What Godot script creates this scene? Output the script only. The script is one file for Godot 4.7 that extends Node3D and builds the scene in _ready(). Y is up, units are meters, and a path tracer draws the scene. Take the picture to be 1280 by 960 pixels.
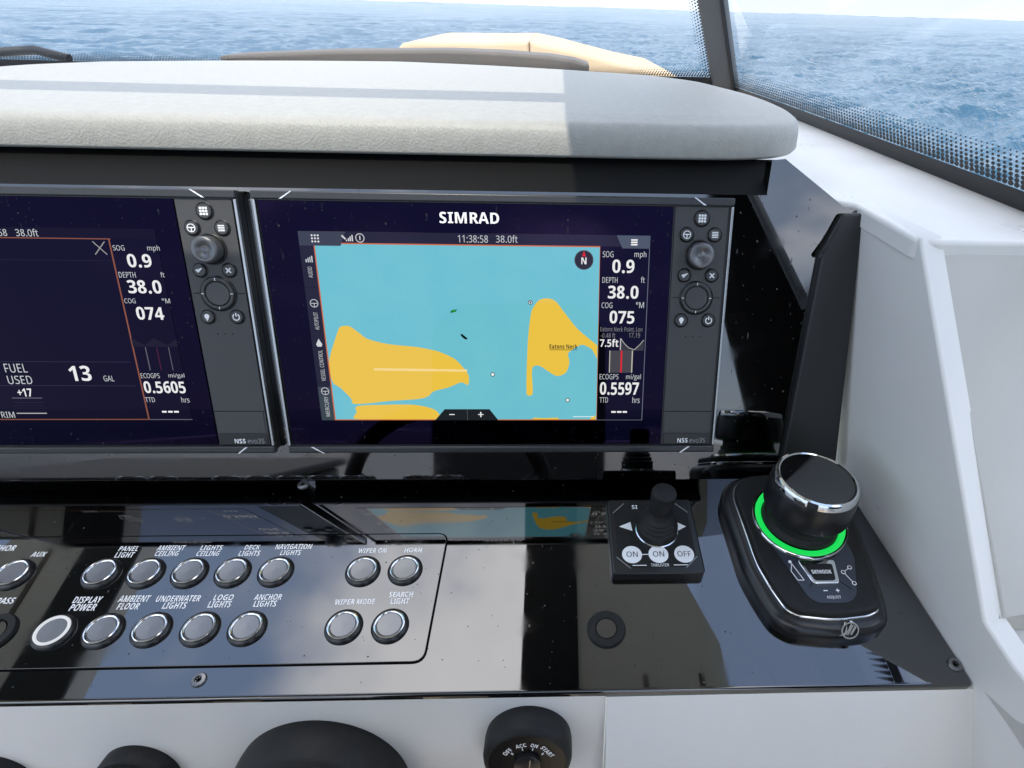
extends Node3D
# Helm station of a motor yacht: y up, metres, sea at y = 0, bow towards -z.

const EXPOSURE := 1.26
const GLOW := 0.79                       # what the screens emit, so that they read right at the exposure above

# frames of the tilted surfaces: local x to starboard, y up the surface, z out of it
var PANEL := Transform3D(Basis(Vector3(1, 0, 0), Vector3(0, 0.11734, -0.99309), Vector3(0, 0.99309, 0.11734)), Vector3(0, 2.1529, -0.4952))
var SCREEN := Transform3D(Basis(Vector3(1, 0, 0), Vector3(0, 0.9537, -0.3008), Vector3(0, 0.3008, 0.9537)), Vector3(-0.0815, 2.3221, -0.5371))
var FRONT := Transform3D(Basis(Vector3(1, 0, 0), Vector3(0, 0.9781, -0.2079), Vector3(0, 0.2079, 0.9781)), Vector3(0, 2.1155, -0.2605))

const TEXT_CHART := [["11:38:58", -3.6, 91.6, 29.4, 7.2, 0], ["38.0ft", 29.6, 92.1, 21.3, 7.2, 0], ["SOG", 130.6, 78.7, 10.9, 5.8, 0], ["mph", 163.1, 78.3, 12.1, 7.4, 0], ["0.9", 146.3, 67.0, 22.3, 13.4, 1], ["DEPTH", 133.1, 53.4, 15.5, 5.6, 0], ["ft", 166.6, 53.9, 4.1, 6.0, 0], ["38.0", 147.0, 41.2, 31.3, 13.3, 1], ["COG", 130.7, 27.9, 11.2, 5.7, 0], ["°M", 164.8, 28.4, 8.3, 6.1, 0], ["075", 146.6, 15.7, 25.8, 13.3, 1], ["Eatons Neck Point, Lon", 146.4, 2.9, 44.0, 5.5, 2], ["-0.48 ft", 132.5, -3.3, 15.1, 5.1, 2], ["17.19", 160.3, -3.1, 11.8, 5.1, 2], ["7.5ft", 134.0, -11.3, 19.4, 8.5, 1], ["ECOGPS", 134.8, -47.9, 20.2, 5.7, 0], ["mi/gal", 161.0, -48.5, 15.9, 7.1, 0], ["0.5597", 146.3, -61.0, 42.0, 14.3, 1], ["TTD", 129.8, -73.8, 9.1, 5.9, 0], ["hrs", 164.8, -73.8, 7.9, 6.8, 0]]
const TEXT_ENGINE := [["11:38:58", 20.4, 91.8, 29.3, 6.6, 0], ["38.0ft", 53.4, 92.1, 20.6, 7.0, 0], ["SOG", 135.4, 79.1, 10.9, 4.9, 0], ["mph", 168.0, 78.7, 11.7, 6.4, 0], ["0.9", 152.2, 67.1, 22.7, 12.9, 1], ["DEPTH", 137.9, 53.6, 16.0, 5.4, 0], ["ft", 171.5, 54.1, 3.8, 5.0, 0], ["38.0", 151.9, 42.1, 32.3, 13.2, 1], ["COG", 135.1, 28.3, 10.8, 4.7, 0], ["°M", 169.9, 28.6, 7.8, 4.7, 0], ["074", 151.9, 16.1, 26.5, 12.8, 1], ["ECOGPS", 138.9, -48.3, 18.9, 5.1, 0], ["mi/gal", 165.2, -48.5, 16.1, 5.6, 0], ["0.5605", 150.9, -60.7, 41.7, 13.0, 1], ["TTD", 133.4, -74.2, 9.8, 5.2, 0], ["hrs", 169.3, -74.2, 8.2, 6.1, 0], ["FUEL", 7.3, -40.8, 22.0, 9.2, 0], ["USED", 8.1, -53.2, 24.1, 8.9, 0], ["13", 69.4, -46.0, 21.4, 16.1, 1], ["GAL", 96.8, -51.4, 10.4, 6.0, 0], ["+17", 9.4, -66.6, 14.3, 8.6, 1], ["TRIM", -16.3, -90.8, 18.4, 6.6, 0]]
const LAND := [
	[-145.0, -0.6, -142.5, 3.3, -139.2, 4.6, -132.4, 4.2, -123.8, -2.4, -118.5, -6.9, -112.3, -9.8, -94.8, -13.9, -67.1, -16.7, -54.1, -19.1, -42.8, -22.0, -27.5, -29.6, -18.8, -39.6, -14.1, -47.7, -14.9, -56.9, -17.9, -56.5, -22.9, -54.8, -35.8, -60.1, -51.7, -64.5, -56.6, -69.0, -61.9, -71.6, -71.3, -73.4, -96.7, -75.2, -134.9, -78.8, -139.3, -72.6, -148.9, -61.2, -156.4, -54.7, -157.9, -38.7, -155.6, -26.0],
	[-133.4, -81.1, -109.7, -79.7, -78.1, -79.3, -59.2, -82.4, -49.3, -87.8, -54.2, -96.9, -132.5, -96.8, -135.0, -87.8],
	[55.2, 25.2, 58.5, 30.1, 62.7, 33.4, 70.5, 34.3, 78.2, 31.1, 87.2, 19.7, 99.8, 4.1, 112.4, -6.8, 123.6, -16.9, 123.9, -31.6, 118.6, -22.9, 115.2, -17.8, 106.7, -13.6, 100.8, -15.3, 95.4, -18.8, 90.8, -23.1, 92.1, -30.0, 91.7, -36.0, 88.3, -43.9, 79.8, -47.4, 71.7, -43.5, 62.0, -37.0, 56.1, -36.2, 52.7, -41.0, 53.2, -64.3, 51.5, -68.8, 48.0, -68.8, 46.4, -64.3, 47.4, -34.5, 49.5, -2.5, 52.7, 19.5],
	[51.9, -96.5, 54.6, -94.1, 65.0, -94.6, 79.8, -94.1, 81.5, -96.5],
	[115.6, -96.5, 116.5, -93.2, 121.7, -91.4, 120.9, -96.5]]
const TEXT_SWITCH := [["ANCHOR", -555.3, -88.7, 30.7, 7.2], ["AUX", -512.9, -96.3, 13.7, 6.1], ["PANEL", -429.9, -90.7, 18.7, 6.2], ["LIGHT", -430.1, -98.0, 17.7, 6.6], ["AMBIENT", -389.0, -90.3, 26.6, 6.3], ["CEILING", -390.0, -96.9, 22.5, 6.2], ["LIGHTS", -349.4, -90.7, 21.2, 6.3], ["CEILING", -349.9, -97.4, 21.8, 6.2], ["DECK", -309.3, -90.5, 14.6, 5.8], ["LIGHTS", -309.4, -97.7, 20.4, 6.7], ["NAVIGATION", -268.5, -90.2, 35.8, 6.3], ["LIGHTS", -269.2, -97.4, 19.7, 6.2], ["COMPASS", -518.2, -146.5, 32.0, 6.6], ["DISPLAY", -436.7, -146.7, 24.8, 7.0], ["POWER", -436.1, -154.2, 23.1, 7.3], ["AMBIENT", -395.0, -146.1, 27.5, 7.0], ["FLOOR", -396.1, -153.8, 19.3, 6.9], ["UNDERWATER", -354.8, -146.5, 40.0, 6.6], ["LIGHTS", -354.9, -153.7, 20.9, 6.9], ["LOGO", -314.0, -146.1, 17.6, 6.3], ["LIGHTS", -314.6, -153.1, 20.3, 7.0], ["ANCHOR", -273.0, -146.3, 25.0, 6.3], ["LIGHTS", -273.4, -153.1, 20.4, 6.6], ["WIPER ON", -188.7, -95.8, 27.9, 5.8], ["HORN", -147.8, -95.8, 17.3, 5.8], ["WIPER MODE", -191.4, -152.3, 36.9, 5.8], ["SEARCH", -149.9, -145.4, 22.1, 5.9], ["LIGHT", -149.7, -152.3, 17.1, 6.2]]

var M := {}
var used := {}
var font_plain: SystemFont
var font_bold: SystemFont
var rng := RandomNumberGenerator.new()

# ---------------------------------------------------------------- mesh building
class Shape:
	var v := PackedVector3Array()
	var n := PackedVector3Array()
	var uv := PackedVector2Array()
	func tri(a: Vector3, b: Vector3, c: Vector3, na: Vector3, nb: Vector3, nc: Vector3, ua := Vector2.ZERO, ub := Vector2.ZERO, uc := Vector2.ZERO) -> void:
		if (b - a).cross(c - a).dot(na + nb + nc) > 0.0:
			v.append(a); v.append(c); v.append(b)
			n.append(na); n.append(nc); n.append(nb)
			uv.append(ua); uv.append(uc); uv.append(ub)
		else:
			v.append(a); v.append(b); v.append(c)
			n.append(na); n.append(nb); n.append(nc)
			uv.append(ua); uv.append(ub); uv.append(uc)
	func quad(a: Vector3, b: Vector3, c: Vector3, d: Vector3, na: Vector3, nb: Vector3, nc: Vector3, nd: Vector3) -> void:
		tri(a, b, c, na, nb, nc)
		tri(a, c, d, na, nc, nd)
	func face(a: Vector3, b: Vector3, c: Vector3, d: Vector3, out: Vector3) -> void:
		var k := (b - a).cross(c - a).normalized()
		if k.length() < 0.5:
			k = (c - a).cross(d - a).normalized()
		if k.dot(out) < 0.0:
			k = -k
		quad(a, b, c, d, k, k, k, k)
	func mesh() -> ArrayMesh:
		var arrays := []
		arrays.resize(Mesh.ARRAY_MAX)
		arrays[Mesh.ARRAY_VERTEX] = v
		arrays[Mesh.ARRAY_NORMAL] = n
		arrays[Mesh.ARRAY_TEX_UV] = uv
		var m := ArrayMesh.new()
		m.add_surface_from_arrays(Mesh.PRIMITIVE_TRIANGLES, arrays)
		return m
	func turned(t: Transform3D) -> Shape:
		for i in v.size():
			v[i] = t * v[i]
			n[i] = (t.basis * n[i]).normalized()
		return self

func ccw(p: PackedVector2Array) -> PackedVector2Array:
	var a := 0.0
	for i in p.size():
		a += p[i].cross(p[(i + 1) % p.size()])
	if a < 0.0:
		p.reverse()
	return p

func inset(p: PackedVector2Array, d: float) -> PackedVector2Array:
	var out := PackedVector2Array()
	var k := p.size()
	for i in k:
		var e0 := (p[i] - p[(i + k - 1) % k]).normalized()
		var e1 := (p[(i + 1) % k] - p[i]).normalized()
		var n0 := Vector2(-e0.y, e0.x)
		var n1 := Vector2(-e1.y, e1.x)
		var m := (n0 + n1)
		m = m / maxf(0.35, 1.0 + n0.dot(n1))
		out.append(p[i] + m * d)
	return out

# a prism over an outline, from z0 to z1, with a rounded upper edge
func prism(s: Shape, outline: PackedVector2Array, z0: float, z1: float, bevel := 0.0, t := Transform3D.IDENTITY, under := true) -> Shape:
	var p := ccw(outline)
	var k := p.size()
	var rings: Array = [[p, z0, 0.0], [p, z1 - bevel, 0.0]]
	if bevel > 0.0:
		for j in [1, 2, 3]:
			var a: float = j * PI / 6.0
			rings.append([inset(p, bevel * (1.0 - cos(a))), z1 - bevel + bevel * sin(a), a])
	var normals := PackedVector2Array()
	for i in k:
		var e := (p[(i + 1) % k] - p[i]).normalized()
		normals.append(Vector2(e.y, -e.x))
	for r in rings.size() - 1:
		var lo: PackedVector2Array = rings[r][0]
		var hi: PackedVector2Array = rings[r + 1][0]
		for i in k:
			var j := (i + 1) % k
			var here := normals[i]
			var na := (here + normals[(i + k - 1) % k]).normalized() if here.dot(normals[(i + k - 1) % k]) > 0.6 else here
			var nb := (here + normals[j]).normalized() if here.dot(normals[j]) > 0.6 else here
			var c0: float = cos(rings[r][2])
			var s0: float = sin(rings[r][2])
			var c1: float = cos(rings[r + 1][2])
			var s1: float = sin(rings[r + 1][2])
			if r == 0:
				c0 = 1.0; s0 = 0.0; c1 = 1.0; s1 = 0.0
			s.quad(t * Vector3(lo[i].x, lo[i].y, rings[r][1]), t * Vector3(lo[j].x, lo[j].y, rings[r][1]), t * Vector3(hi[j].x, hi[j].y, rings[r + 1][1]), t * Vector3(hi[i].x, hi[i].y, rings[r + 1][1]),
				t.basis * Vector3(na.x * c0, na.y * c0, s0), t.basis * Vector3(nb.x * c0, nb.y * c0, s0), t.basis * Vector3(nb.x * c1, nb.y * c1, s1), t.basis * Vector3(na.x * c1, na.y * c1, s1))
	var top: PackedVector2Array = rings[-1][0]
	var idx := Geometry2D.triangulate_polygon(p)
	for i in range(0, idx.size(), 3):
		var a := top[idx[i]]
		var b := top[idx[i + 1]]
		var c := top[idx[i + 2]]
		var z: float = rings[-1][1]
		var up := t.basis * Vector3(0, 0, 1)
		s.tri(t * Vector3(a.x, a.y, z), t * Vector3(b.x, b.y, z), t * Vector3(c.x, c.y, z), up, up, up)
		if under:
			var a2 := p[idx[i]]
			var b2 := p[idx[i + 1]]
			var c2 := p[idx[i + 2]]
			s.tri(t * Vector3(a2.x, a2.y, z0), t * Vector3(b2.x, b2.y, z0), t * Vector3(c2.x, c2.y, z0), -up, -up, -up)
	return s

func lathe(s: Shape, profile: Array, steps := 48, t := Transform3D.IDENTITY) -> Shape:
	var k := profile.size()
	var dirs: Array = []
	for i in k - 1:
		var e: Vector2 = (profile[i + 1] - profile[i]).normalized()
		dirs.append(Vector2(e.y, -e.x))
	for i in k - 1:
		var n0: Vector2 = dirs[i]
		var n1: Vector2 = dirs[i]
		if i > 0 and n0.dot(dirs[i - 1]) > 0.75:
			n0 = (n0 + dirs[i - 1]).normalized()
		if i < k - 2 and n1.dot(dirs[i + 1]) > 0.75:
			n1 = (n1 + dirs[i + 1]).normalized()
		var p0: Vector2 = profile[i]
		var p1: Vector2 = profile[i + 1]
		for j in steps:
			var a := TAU * j / steps
			var b := TAU * (j + 1) / steps
			var ca := cos(a)
			var sa := sin(a)
			var cb := cos(b)
			var sb := sin(b)
			s.quad(t * Vector3(p0.x * ca, p0.x * sa, p0.y), t * Vector3(p0.x * cb, p0.x * sb, p0.y), t * Vector3(p1.x * cb, p1.x * sb, p1.y), t * Vector3(p1.x * ca, p1.x * sa, p1.y),
				t.basis * Vector3(n0.x * ca, n0.x * sa, n0.y), t.basis * Vector3(n0.x * cb, n0.x * sb, n0.y), t.basis * Vector3(n1.x * cb, n1.x * sb, n1.y), t.basis * Vector3(n1.x * ca, n1.x * sa, n1.y))
	return s

func tube(s: Shape, path: PackedVector3Array, r: float, sides := 10, closed := false) -> Shape:
	var k := path.size()
	var rings: Array = []
	var side := Vector3.UP
	for i in k:
		var d: Vector3
		if closed:
			d = path[(i + 1) % k] - path[(i + k - 1) % k]
		else:
			d = path[mini(i + 1, k - 1)] - path[maxi(i - 1, 0)]
		d = d.normalized()
		if absf(side.dot(d)) > 0.95:
			side = Vector3.RIGHT if absf(d.x) < 0.9 else Vector3.FORWARD
		side = (side - d * side.dot(d)).normalized()
		var other := d.cross(side)
		var ring: Array = []
		for j in sides:
			var a := TAU * j / sides
			ring.append(side * cos(a) + other * sin(a))
		rings.append(ring)
	for i in (k if closed else k - 1):
		var i2 := (i + 1) % k
		for j in sides:
			var j2 := (j + 1) % sides
			s.quad(path[i] + rings[i][j] * r, path[i] + rings[i][j2] * r, path[i2] + rings[i2][j2] * r, path[i2] + rings[i2][j] * r, rings[i][j], rings[i][j2], rings[i2][j2], rings[i2][j])
	return s

func rrect(w: float, h: float, r: float, at := Vector2.ZERO, steps := 5) -> PackedVector2Array:
	var p := PackedVector2Array()
	for c in [[1, 1, 0.0], [-1, 1, PI / 2], [-1, -1, PI], [1, -1, -PI / 2]]:
		for i in steps + 1:
			var a: float = c[2] + PI / 2 * i / steps
			p.append(at + Vector2(c[0] * (w / 2 - r) + cos(a) * r, c[1] * (h / 2 - r) + sin(a) * r))
	return p

func disc(r: float, at := Vector2.ZERO, steps := 28) -> PackedVector2Array:
	var p := PackedVector2Array()
	for i in steps:
		p.append(at + Vector2(cos(TAU * i / steps), sin(TAU * i / steps)) * r)
	return p

func pts(a: Array) -> PackedVector2Array:
	var p := PackedVector2Array()
	for i in range(0, a.size(), 2):
		p.append(Vector2(a[i], a[i + 1]))
	return p

# rounds the corners of an outline
func rounded(p: PackedVector2Array, r: float, steps := 4) -> PackedVector2Array:
	var out := PackedVector2Array()
	var k := p.size()
	for i in k:
		var a := p[(i + k - 1) % k]
		var b := p[i]
		var c := p[(i + 1) % k]
		var d := minf(r, minf(a.distance_to(b), b.distance_to(c)) * 0.45)
		var p0 := b + (a - b).normalized() * d
		var p1 := b + (c - b).normalized() * d
		for j in steps + 1:
			var f := float(j) / steps
			out.append(p0.lerp(b, f).lerp(b.lerp(p1, f), f))
	return out

func block(s: Shape, size: Vector3, at: Vector3, bevel := 0.0, t := Transform3D.IDENTITY) -> Shape:
	return prism(s, rrect(size.x, size.y, maxf(bevel, 0.0005), Vector2(at.x, at.y), 3), at.z - size.z / 2, at.z + size.z / 2, bevel, t)

# ---------------------------------------------------------------- scene tree helpers
func numbered(called: String) -> String:
	var k: int = used.get(called, 0)
	used[called] = k + 1
	return called if k == 0 else "%s_%03d" % [called, k]

func thing(called: String, label: String, category: String, at: Transform3D, group := "", kind := "") -> Node3D:
	var o := Node3D.new()
	o.name = numbered(called)
	add_child(o)
	o.transform = at
	o.set_meta("label", label)
	o.set_meta("category", category)
	if group:
		o.set_meta("group", group)
	if kind:
		o.set_meta("kind", kind)
	return o

func part(called: String, s: Shape, m: Material, parent: Node, label := "") -> MeshInstance3D:
	return part_mesh(called, s.mesh(), m, parent, label)

func part_mesh(called: String, mesh: Mesh, m: Material, parent: Node, label := "") -> MeshInstance3D:
	var o := MeshInstance3D.new()
	o.name = called
	o.mesh = mesh
	o.material_override = m
	o.cast_shadow = GeometryInstance3D.SHADOW_CASTING_SETTING_ON
	parent.add_child(o, true)
	if label:
		o.set_meta("label", label)
	return o

func hub(called: String, parent: Node, at := Vector3.ZERO) -> Node3D:
	var o := Node3D.new()
	o.name = called
	parent.add_child(o, true)
	o.position = at
	return o

func structure(called: String, s: Shape, m: Material, label: String) -> MeshInstance3D:
	var o := part(called, s, m, self)
	o.set_meta("kind", "structure")
	o.set_meta("label", label)
	return o

# letters as flat shapes fitted into a box (centre, width, height), in metres
func letters(words: String, at: Vector3, w: float, h: float, bold: bool, turn := 0.0, lean := 0.0) -> Shape:
	var tm := TextMesh.new()
	tm.text = words
	tm.font = font_bold if bold else font_plain
	tm.font_size = 64
	tm.pixel_size = 0.01
	tm.depth = 0.0
	tm.curve_step = 4.0
	var s := Shape.new()
	var arrays := tm.get_mesh_arrays()
	var vs: PackedVector3Array = arrays[Mesh.ARRAY_VERTEX]
	var ix: PackedInt32Array = arrays[Mesh.ARRAY_INDEX] if arrays[Mesh.ARRAY_INDEX] != null else PackedInt32Array()
	var lo := Vector3.INF
	var hi := -Vector3.INF
	for p in vs:
		lo = lo.min(p)
		hi = hi.max(p)
	var mid := (lo + hi) / 2
	var size := hi - lo
	var t := Transform3D(Basis(Vector3(0, 0, 1), turn), at)
	var fit := func(p: Vector3) -> Vector3:
		var q := Vector3((p.x - mid.x) / size.x * w, (p.y - mid.y) / size.y * h, 0)
		q.x += q.y * lean
		return t * q
	var count := ix.size() if ix.size() else vs.size()
	for i in range(0, count, 3):
		var a: Vector3 = fit.call(vs[ix[i]] if ix.size() else vs[i])
		var b: Vector3 = fit.call(vs[ix[i + 1]] if ix.size() else vs[i + 1])
		var c: Vector3 = fit.call(vs[ix[i + 2]] if ix.size() else vs[i + 2])
		s.tri(a, b, c, Vector3(0, 0, 1), Vector3(0, 0, 1), Vector3(0, 0, 1))
	return s

# ---------------------------------------------------------------- materials
func lin(r: float, g: float, b: float) -> Color:
	return Color(r, g, b).linear_to_srgb()

func mat(called: String, c: Color, rough := 0.5, metal := 0.0, spec := 0.5) -> StandardMaterial3D:
	var m := StandardMaterial3D.new()
	m.resource_name = called
	m.albedo_color = c
	m.roughness = rough
	m.metallic = metal
	m.metallic_specular = spec
	M[called] = m
	return m

func glow(called: String, c: Color, strength := 1.0) -> StandardMaterial3D:
	var m := mat(called, Color(0.02, 0.02, 0.02), 0.3)
	m.emission_enabled = true
	m.emission = c
	m.emission_energy_multiplier = strength * GLOW
	return m

func noise_tex(kind: int, freq: float, size: int, normal: bool, strength := 4.0, ramp: Array = [], octaves := 4, seed_ := 1) -> NoiseTexture2D:
	var f := FastNoiseLite.new()
	f.noise_type = kind
	f.frequency = freq
	f.seed = seed_
	f.fractal_octaves = octaves
	if kind == FastNoiseLite.TYPE_CELLULAR:
		f.cellular_return_type = FastNoiseLite.RETURN_DISTANCE
		f.fractal_type = FastNoiseLite.FRACTAL_NONE
	var t := NoiseTexture2D.new()
	t.noise = f
	t.width = size
	t.height = size
	t.seamless = true
	t.as_normal_map = normal
	t.bump_strength = strength
	if ramp.size():
		var g := Gradient.new()
		g.offsets = PackedFloat32Array(ramp.map(func(e): return e[0]))
		g.colors = PackedColorArray(ramp.map(func(e): return e[1]))
		t.color_ramp = g
	return t

func world_mapped(m: StandardMaterial3D, scale: float) -> void:
	m.uv1_triplanar = true
	m.uv1_world_triplanar = true
	m.uv1_scale = Vector3.ONE * scale

# specks of dust lying on polished black: grey flecks on an otherwise mirror-dark sheet
func dusty(called: String, tint: Vector3, count: int, seed_: int) -> StandardMaterial3D:
	var m := mat(called, Color.WHITE, 1.0, 1.0)
	var size := 1024
	var col := Image.create(size, size, false, Image.FORMAT_RGB8)
	var met := Image.create(size, size, false, Image.FORMAT_RGB8)
	var rgh := Image.create(size, size, false, Image.FORMAT_RGB8)
	var base := lin(tint.x, tint.y, tint.z)
	col.fill(base)
	met.fill(Color.WHITE)
	var fl := FastNoiseLite.new()
	fl.frequency = 0.008
	fl.fractal_octaves = 4
	fl.seed = seed_
	for y in range(0, size, 4):
		for x in range(0, size, 4):
			var k := clampf(0.5 + 0.9 * fl.get_noise_2d(x, y), 0, 1)
			var r := 0.018 + 0.075 * k * k * k
			rgh.fill_rect(Rect2i(x, y, 4, 4), Color(r, r, r))
	var g := RandomNumberGenerator.new()
	g.seed = seed_
	for i in count:
		var x := g.randi_range(2, size - 4)
		var y := g.randi_range(2, size - 4)
		var e := 1 if g.randf() < 0.85 else 2
		var b := g.randf_range(0.05, 0.17) if e == 1 else g.randf_range(0.10, 0.26)
		var box := Rect2i(x, y, e, e if g.randf() < 0.7 else e + 1)
		col.fill_rect(box, Color(b, b * 0.98, b * 0.94))
		met.fill_rect(box, Color.BLACK)
		rgh.fill_rect(box, Color(0.8, 0.8, 0.8))
	m.albedo_texture = ImageTexture.create_from_image(col)
	m.metallic_texture = ImageTexture.create_from_image(met)
	m.roughness_texture = ImageTexture.create_from_image(rgh)
	world_mapped(m, 1.0 / 0.62)
	return m

func make_materials() -> void:
	dusty("gloss_black", Vector3(0.138, 0.138, 0.14), 420, 11)
	dusty("gloss_fascia", Vector3(0.14, 0.14, 0.144), 600, 23)
	dusty("display_glass", Vector3(0.0070, 0.0048, 0.0165), 1500, 31)
	mat("edge_black", lin(0.10, 0.10, 0.10), 0.12, 1.0)
	mat("matte_black", lin(0.012, 0.012, 0.013), 0.42)
	mat("groove_black", lin(0.004, 0.004, 0.004), 0.9, 0.0, 0.1)
	var w := mat("gelcoat", Color.WHITE, 0.28)
	w.albedo_texture = noise_tex(FastNoiseLite.TYPE_SIMPLEX_SMOOTH, 0.006, 512, false, 1, [[0.0, lin(0.75, 0.74, 0.71)], [0.5, lin(0.79, 0.78, 0.755)], [1.0, lin(0.82, 0.81, 0.78)]], 5, 3)
	w.roughness_texture = noise_tex(FastNoiseLite.TYPE_SIMPLEX_SMOOTH, 0.012, 512, false, 1, [[0.0, Color(0.24, 0.24, 0.24)], [1.0, Color(0.5, 0.5, 0.5)]], 4, 9)
	w.roughness = 1.0
	world_mapped(w, 1.2)
	var pad := mat("pad_vinyl", Color.WHITE, 0.5)
	pad.albedo_texture = noise_tex(FastNoiseLite.TYPE_SIMPLEX_SMOOTH, 0.01, 512, false, 1, [[0.0, lin(0.40, 0.395, 0.36)], [0.5, lin(0.43, 0.425, 0.39)], [1.0, lin(0.455, 0.45, 0.41)]], 5, 5)
	pad.normal_enabled = true
	pad.normal_texture = noise_tex(FastNoiseLite.TYPE_CELLULAR, 0.06, 512, true, 5.0, [], 1, 8)
	pad.normal_scale = 0.45
	world_mapped(pad, 1.0 / 0.075)
	var side := mat("side_vinyl", Color.WHITE, 0.45)
	side.albedo_texture = noise_tex(FastNoiseLite.TYPE_SIMPLEX_SMOOTH, 0.008, 512, false, 1, [[0.0, lin(0.50, 0.49, 0.46)], [1.0, lin(0.56, 0.55, 0.52)]], 5, 15)
	world_mapped(side, 1.5)
	var head := mat("headliner", Color.WHITE, 0.8)
	head.albedo_texture = noise_tex(FastNoiseLite.TYPE_SIMPLEX_SMOOTH, 0.02, 256, false, 1, [[0.0, lin(0.78, 0.73, 0.63)], [1.0, lin(0.82, 0.77, 0.67)]], 4, 7)
	world_mapped(head, 1.0)
	var tan_ := mat("tan_cushion", Color.WHITE, 0.7)
	tan_.albedo_texture = noise_tex(FastNoiseLite.TYPE_SIMPLEX_SMOOTH, 0.02, 256, false, 1, [[0.0, lin(0.58, 0.43, 0.26)], [1.0, lin(0.66, 0.50, 0.32)]], 4, 17)
	world_mapped(tan_, 1.0)
	mat("charcoal_seat", lin(0.03, 0.03, 0.035), 0.6)
	mat("teak", lin(0.45, 0.36, 0.26), 0.7)
	mat("cowl_grey", lin(0.11, 0.095, 0.08), 0.6)
	var rub := mat("soft_black", Color.WHITE, 0.5, 0.0, 0.35)
	rub.albedo_texture = noise_tex(FastNoiseLite.TYPE_SIMPLEX_SMOOTH, 0.03, 256, false, 1, [[0.0, lin(0.012, 0.012, 0.012)], [1.0, lin(0.019, 0.019, 0.019)]], 4, 27)
	rub.normal_enabled = true
	rub.normal_texture = noise_tex(FastNoiseLite.TYPE_SIMPLEX_SMOOTH, 0.25, 256, true, 2.0, [], 2, 28)
	rub.normal_scale = 0.25
	world_mapped(rub, 1.0 / 0.08)
	mat("satin_black", lin(0.014, 0.014, 0.015), 0.28)
	mat("strip_grey", lin(0.070, 0.071, 0.074), 0.5, 0.0, 0.4)
	mat("key_grey", lin(0.05, 0.051, 0.053), 0.4)
	mat("key_ring", lin(0.012, 0.012, 0.012), 0.3)
	mat("bezel_grey", lin(0.035, 0.036, 0.04), 0.3)
	mat("silver_edge", lin(0.42, 0.42, 0.42), 0.25, 1.0)
	mat("chrome", lin(0.78, 0.78, 0.78), 0.05, 1.0)
	mat("steel_cap", lin(0.23, 0.23, 0.235), 0.40, 1.0)
	mat("steel_ring", lin(0.78, 0.79, 0.80), 0.16, 1.0)
	mat("white_print", lin(0.92, 0.92, 0.92), 0.5)
	mat("grey_print", lin(0.30, 0.30, 0.31), 0.5)
	mat("dark_print", lin(0.02, 0.02, 0.02), 0.5)
	mat("keypad_blue", lin(0.03, 0.036, 0.05), 0.3)
	mat("slash_white", lin(0.85, 0.85, 0.85), 0.2, 0.6)
	glow("screen_white", Color(0.95, 0.95, 0.95), 0.9)
	glow("screen_soft", Color(0.82, 0.84, 0.85), 0.8)
	glow("screen_dim", Color(0.6, 0.6, 0.62), 0.55)
	glow("screen_ink", Color(0.05, 0.07, 0.08), 0.05)
	glow("ring_white", Color(0.9, 0.92, 0.95), 0.9)
	glow("ring_green", lin(0.01, 0.72, 0.10), 1.0)
	var pane := mat("window_glass", Color(0.10, 0.14, 0.16, 0.06), 0.02)
	pane.transparency = BaseMaterial3D.TRANSPARENCY_ALPHA
	var sea := mat("sea_water", lin(0.018, 0.088, 0.150), 0.10, 0.0, 0.38)
	sea.normal_enabled = true
	sea.normal_texture = noise_tex(FastNoiseLite.TYPE_SIMPLEX_SMOOTH, 0.012, 1024, true, 7.0, [], 5, 41)
	sea.normal_scale = 2.2
	world_mapped(sea, 1.0 / 3.7)
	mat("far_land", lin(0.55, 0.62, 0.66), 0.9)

# ---------------------------------------------------------------- sky
func sky_image() -> ImageTexture:
	var h := 512
	var w := 1024
	var im := Image.create(w, h, false, Image.FORMAT_RGBF)
	var f := FastNoiseLite.new()
	f.noise_type = FastNoiseLite.TYPE_SIMPLEX_SMOOTH
	f.fractal_octaves = 6
	f.frequency = 1.0
	f.seed = 93
	for y in h:
		var up := PI * (0.5 - (y + 0.5) / h)
		var sy := sin(up)
		var cy := cos(up)
		for x in w:
			var a := TAU * (x + 0.5) / w
			var d := Vector3(sin(a) * cy, sy, -cos(a) * cy)
			var k := clampf(sy, 0.0, 1.0)
			var c := Vector3(0.36, 0.415, 0.44).lerp(Vector3(0.25, 0.35, 0.56), pow(k, 0.38))
			if sy > 0.0:
				var q := Vector3(d.x, 0.0, d.z) / (sy + 0.25)
				var n := f.get_noise_3d(q.x * 1.3, 0.4 * sy, q.z * 1.3)
				var cloud := smoothstep(-0.05, 0.42, n)
				c = c.lerp(Vector3(1.0, 0.985, 0.97) * (1.02 + 0.5 * n), 0.88 * cloud * smoothstep(0.10, 0.45, sy))
			im.set_pixel(x, y, Color(c.x, c.y, c.z))
	return ImageTexture.create_from_image(im)

# ---------------------------------------------------------------- screens drawn as pictures
const PX := 4.0     # pixels per millimetre of screen
const SW := 345.0
const SH := 194.0

func sx(x: float) -> int:
	return roundi((x + SW / 2) * PX)

func sy_(y: float) -> int:
	return roundi((SH / 2 - y) * PX)

func fill(im: Image, x0: float, y0: float, x1: float, y1: float, c: Color) -> void:
	im.fill_rect(Rect2i(sx(x0), sy_(y1), maxi(1, sx(x1) - sx(x0)), maxi(1, sy_(y0) - sy_(y1))), c)

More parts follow.
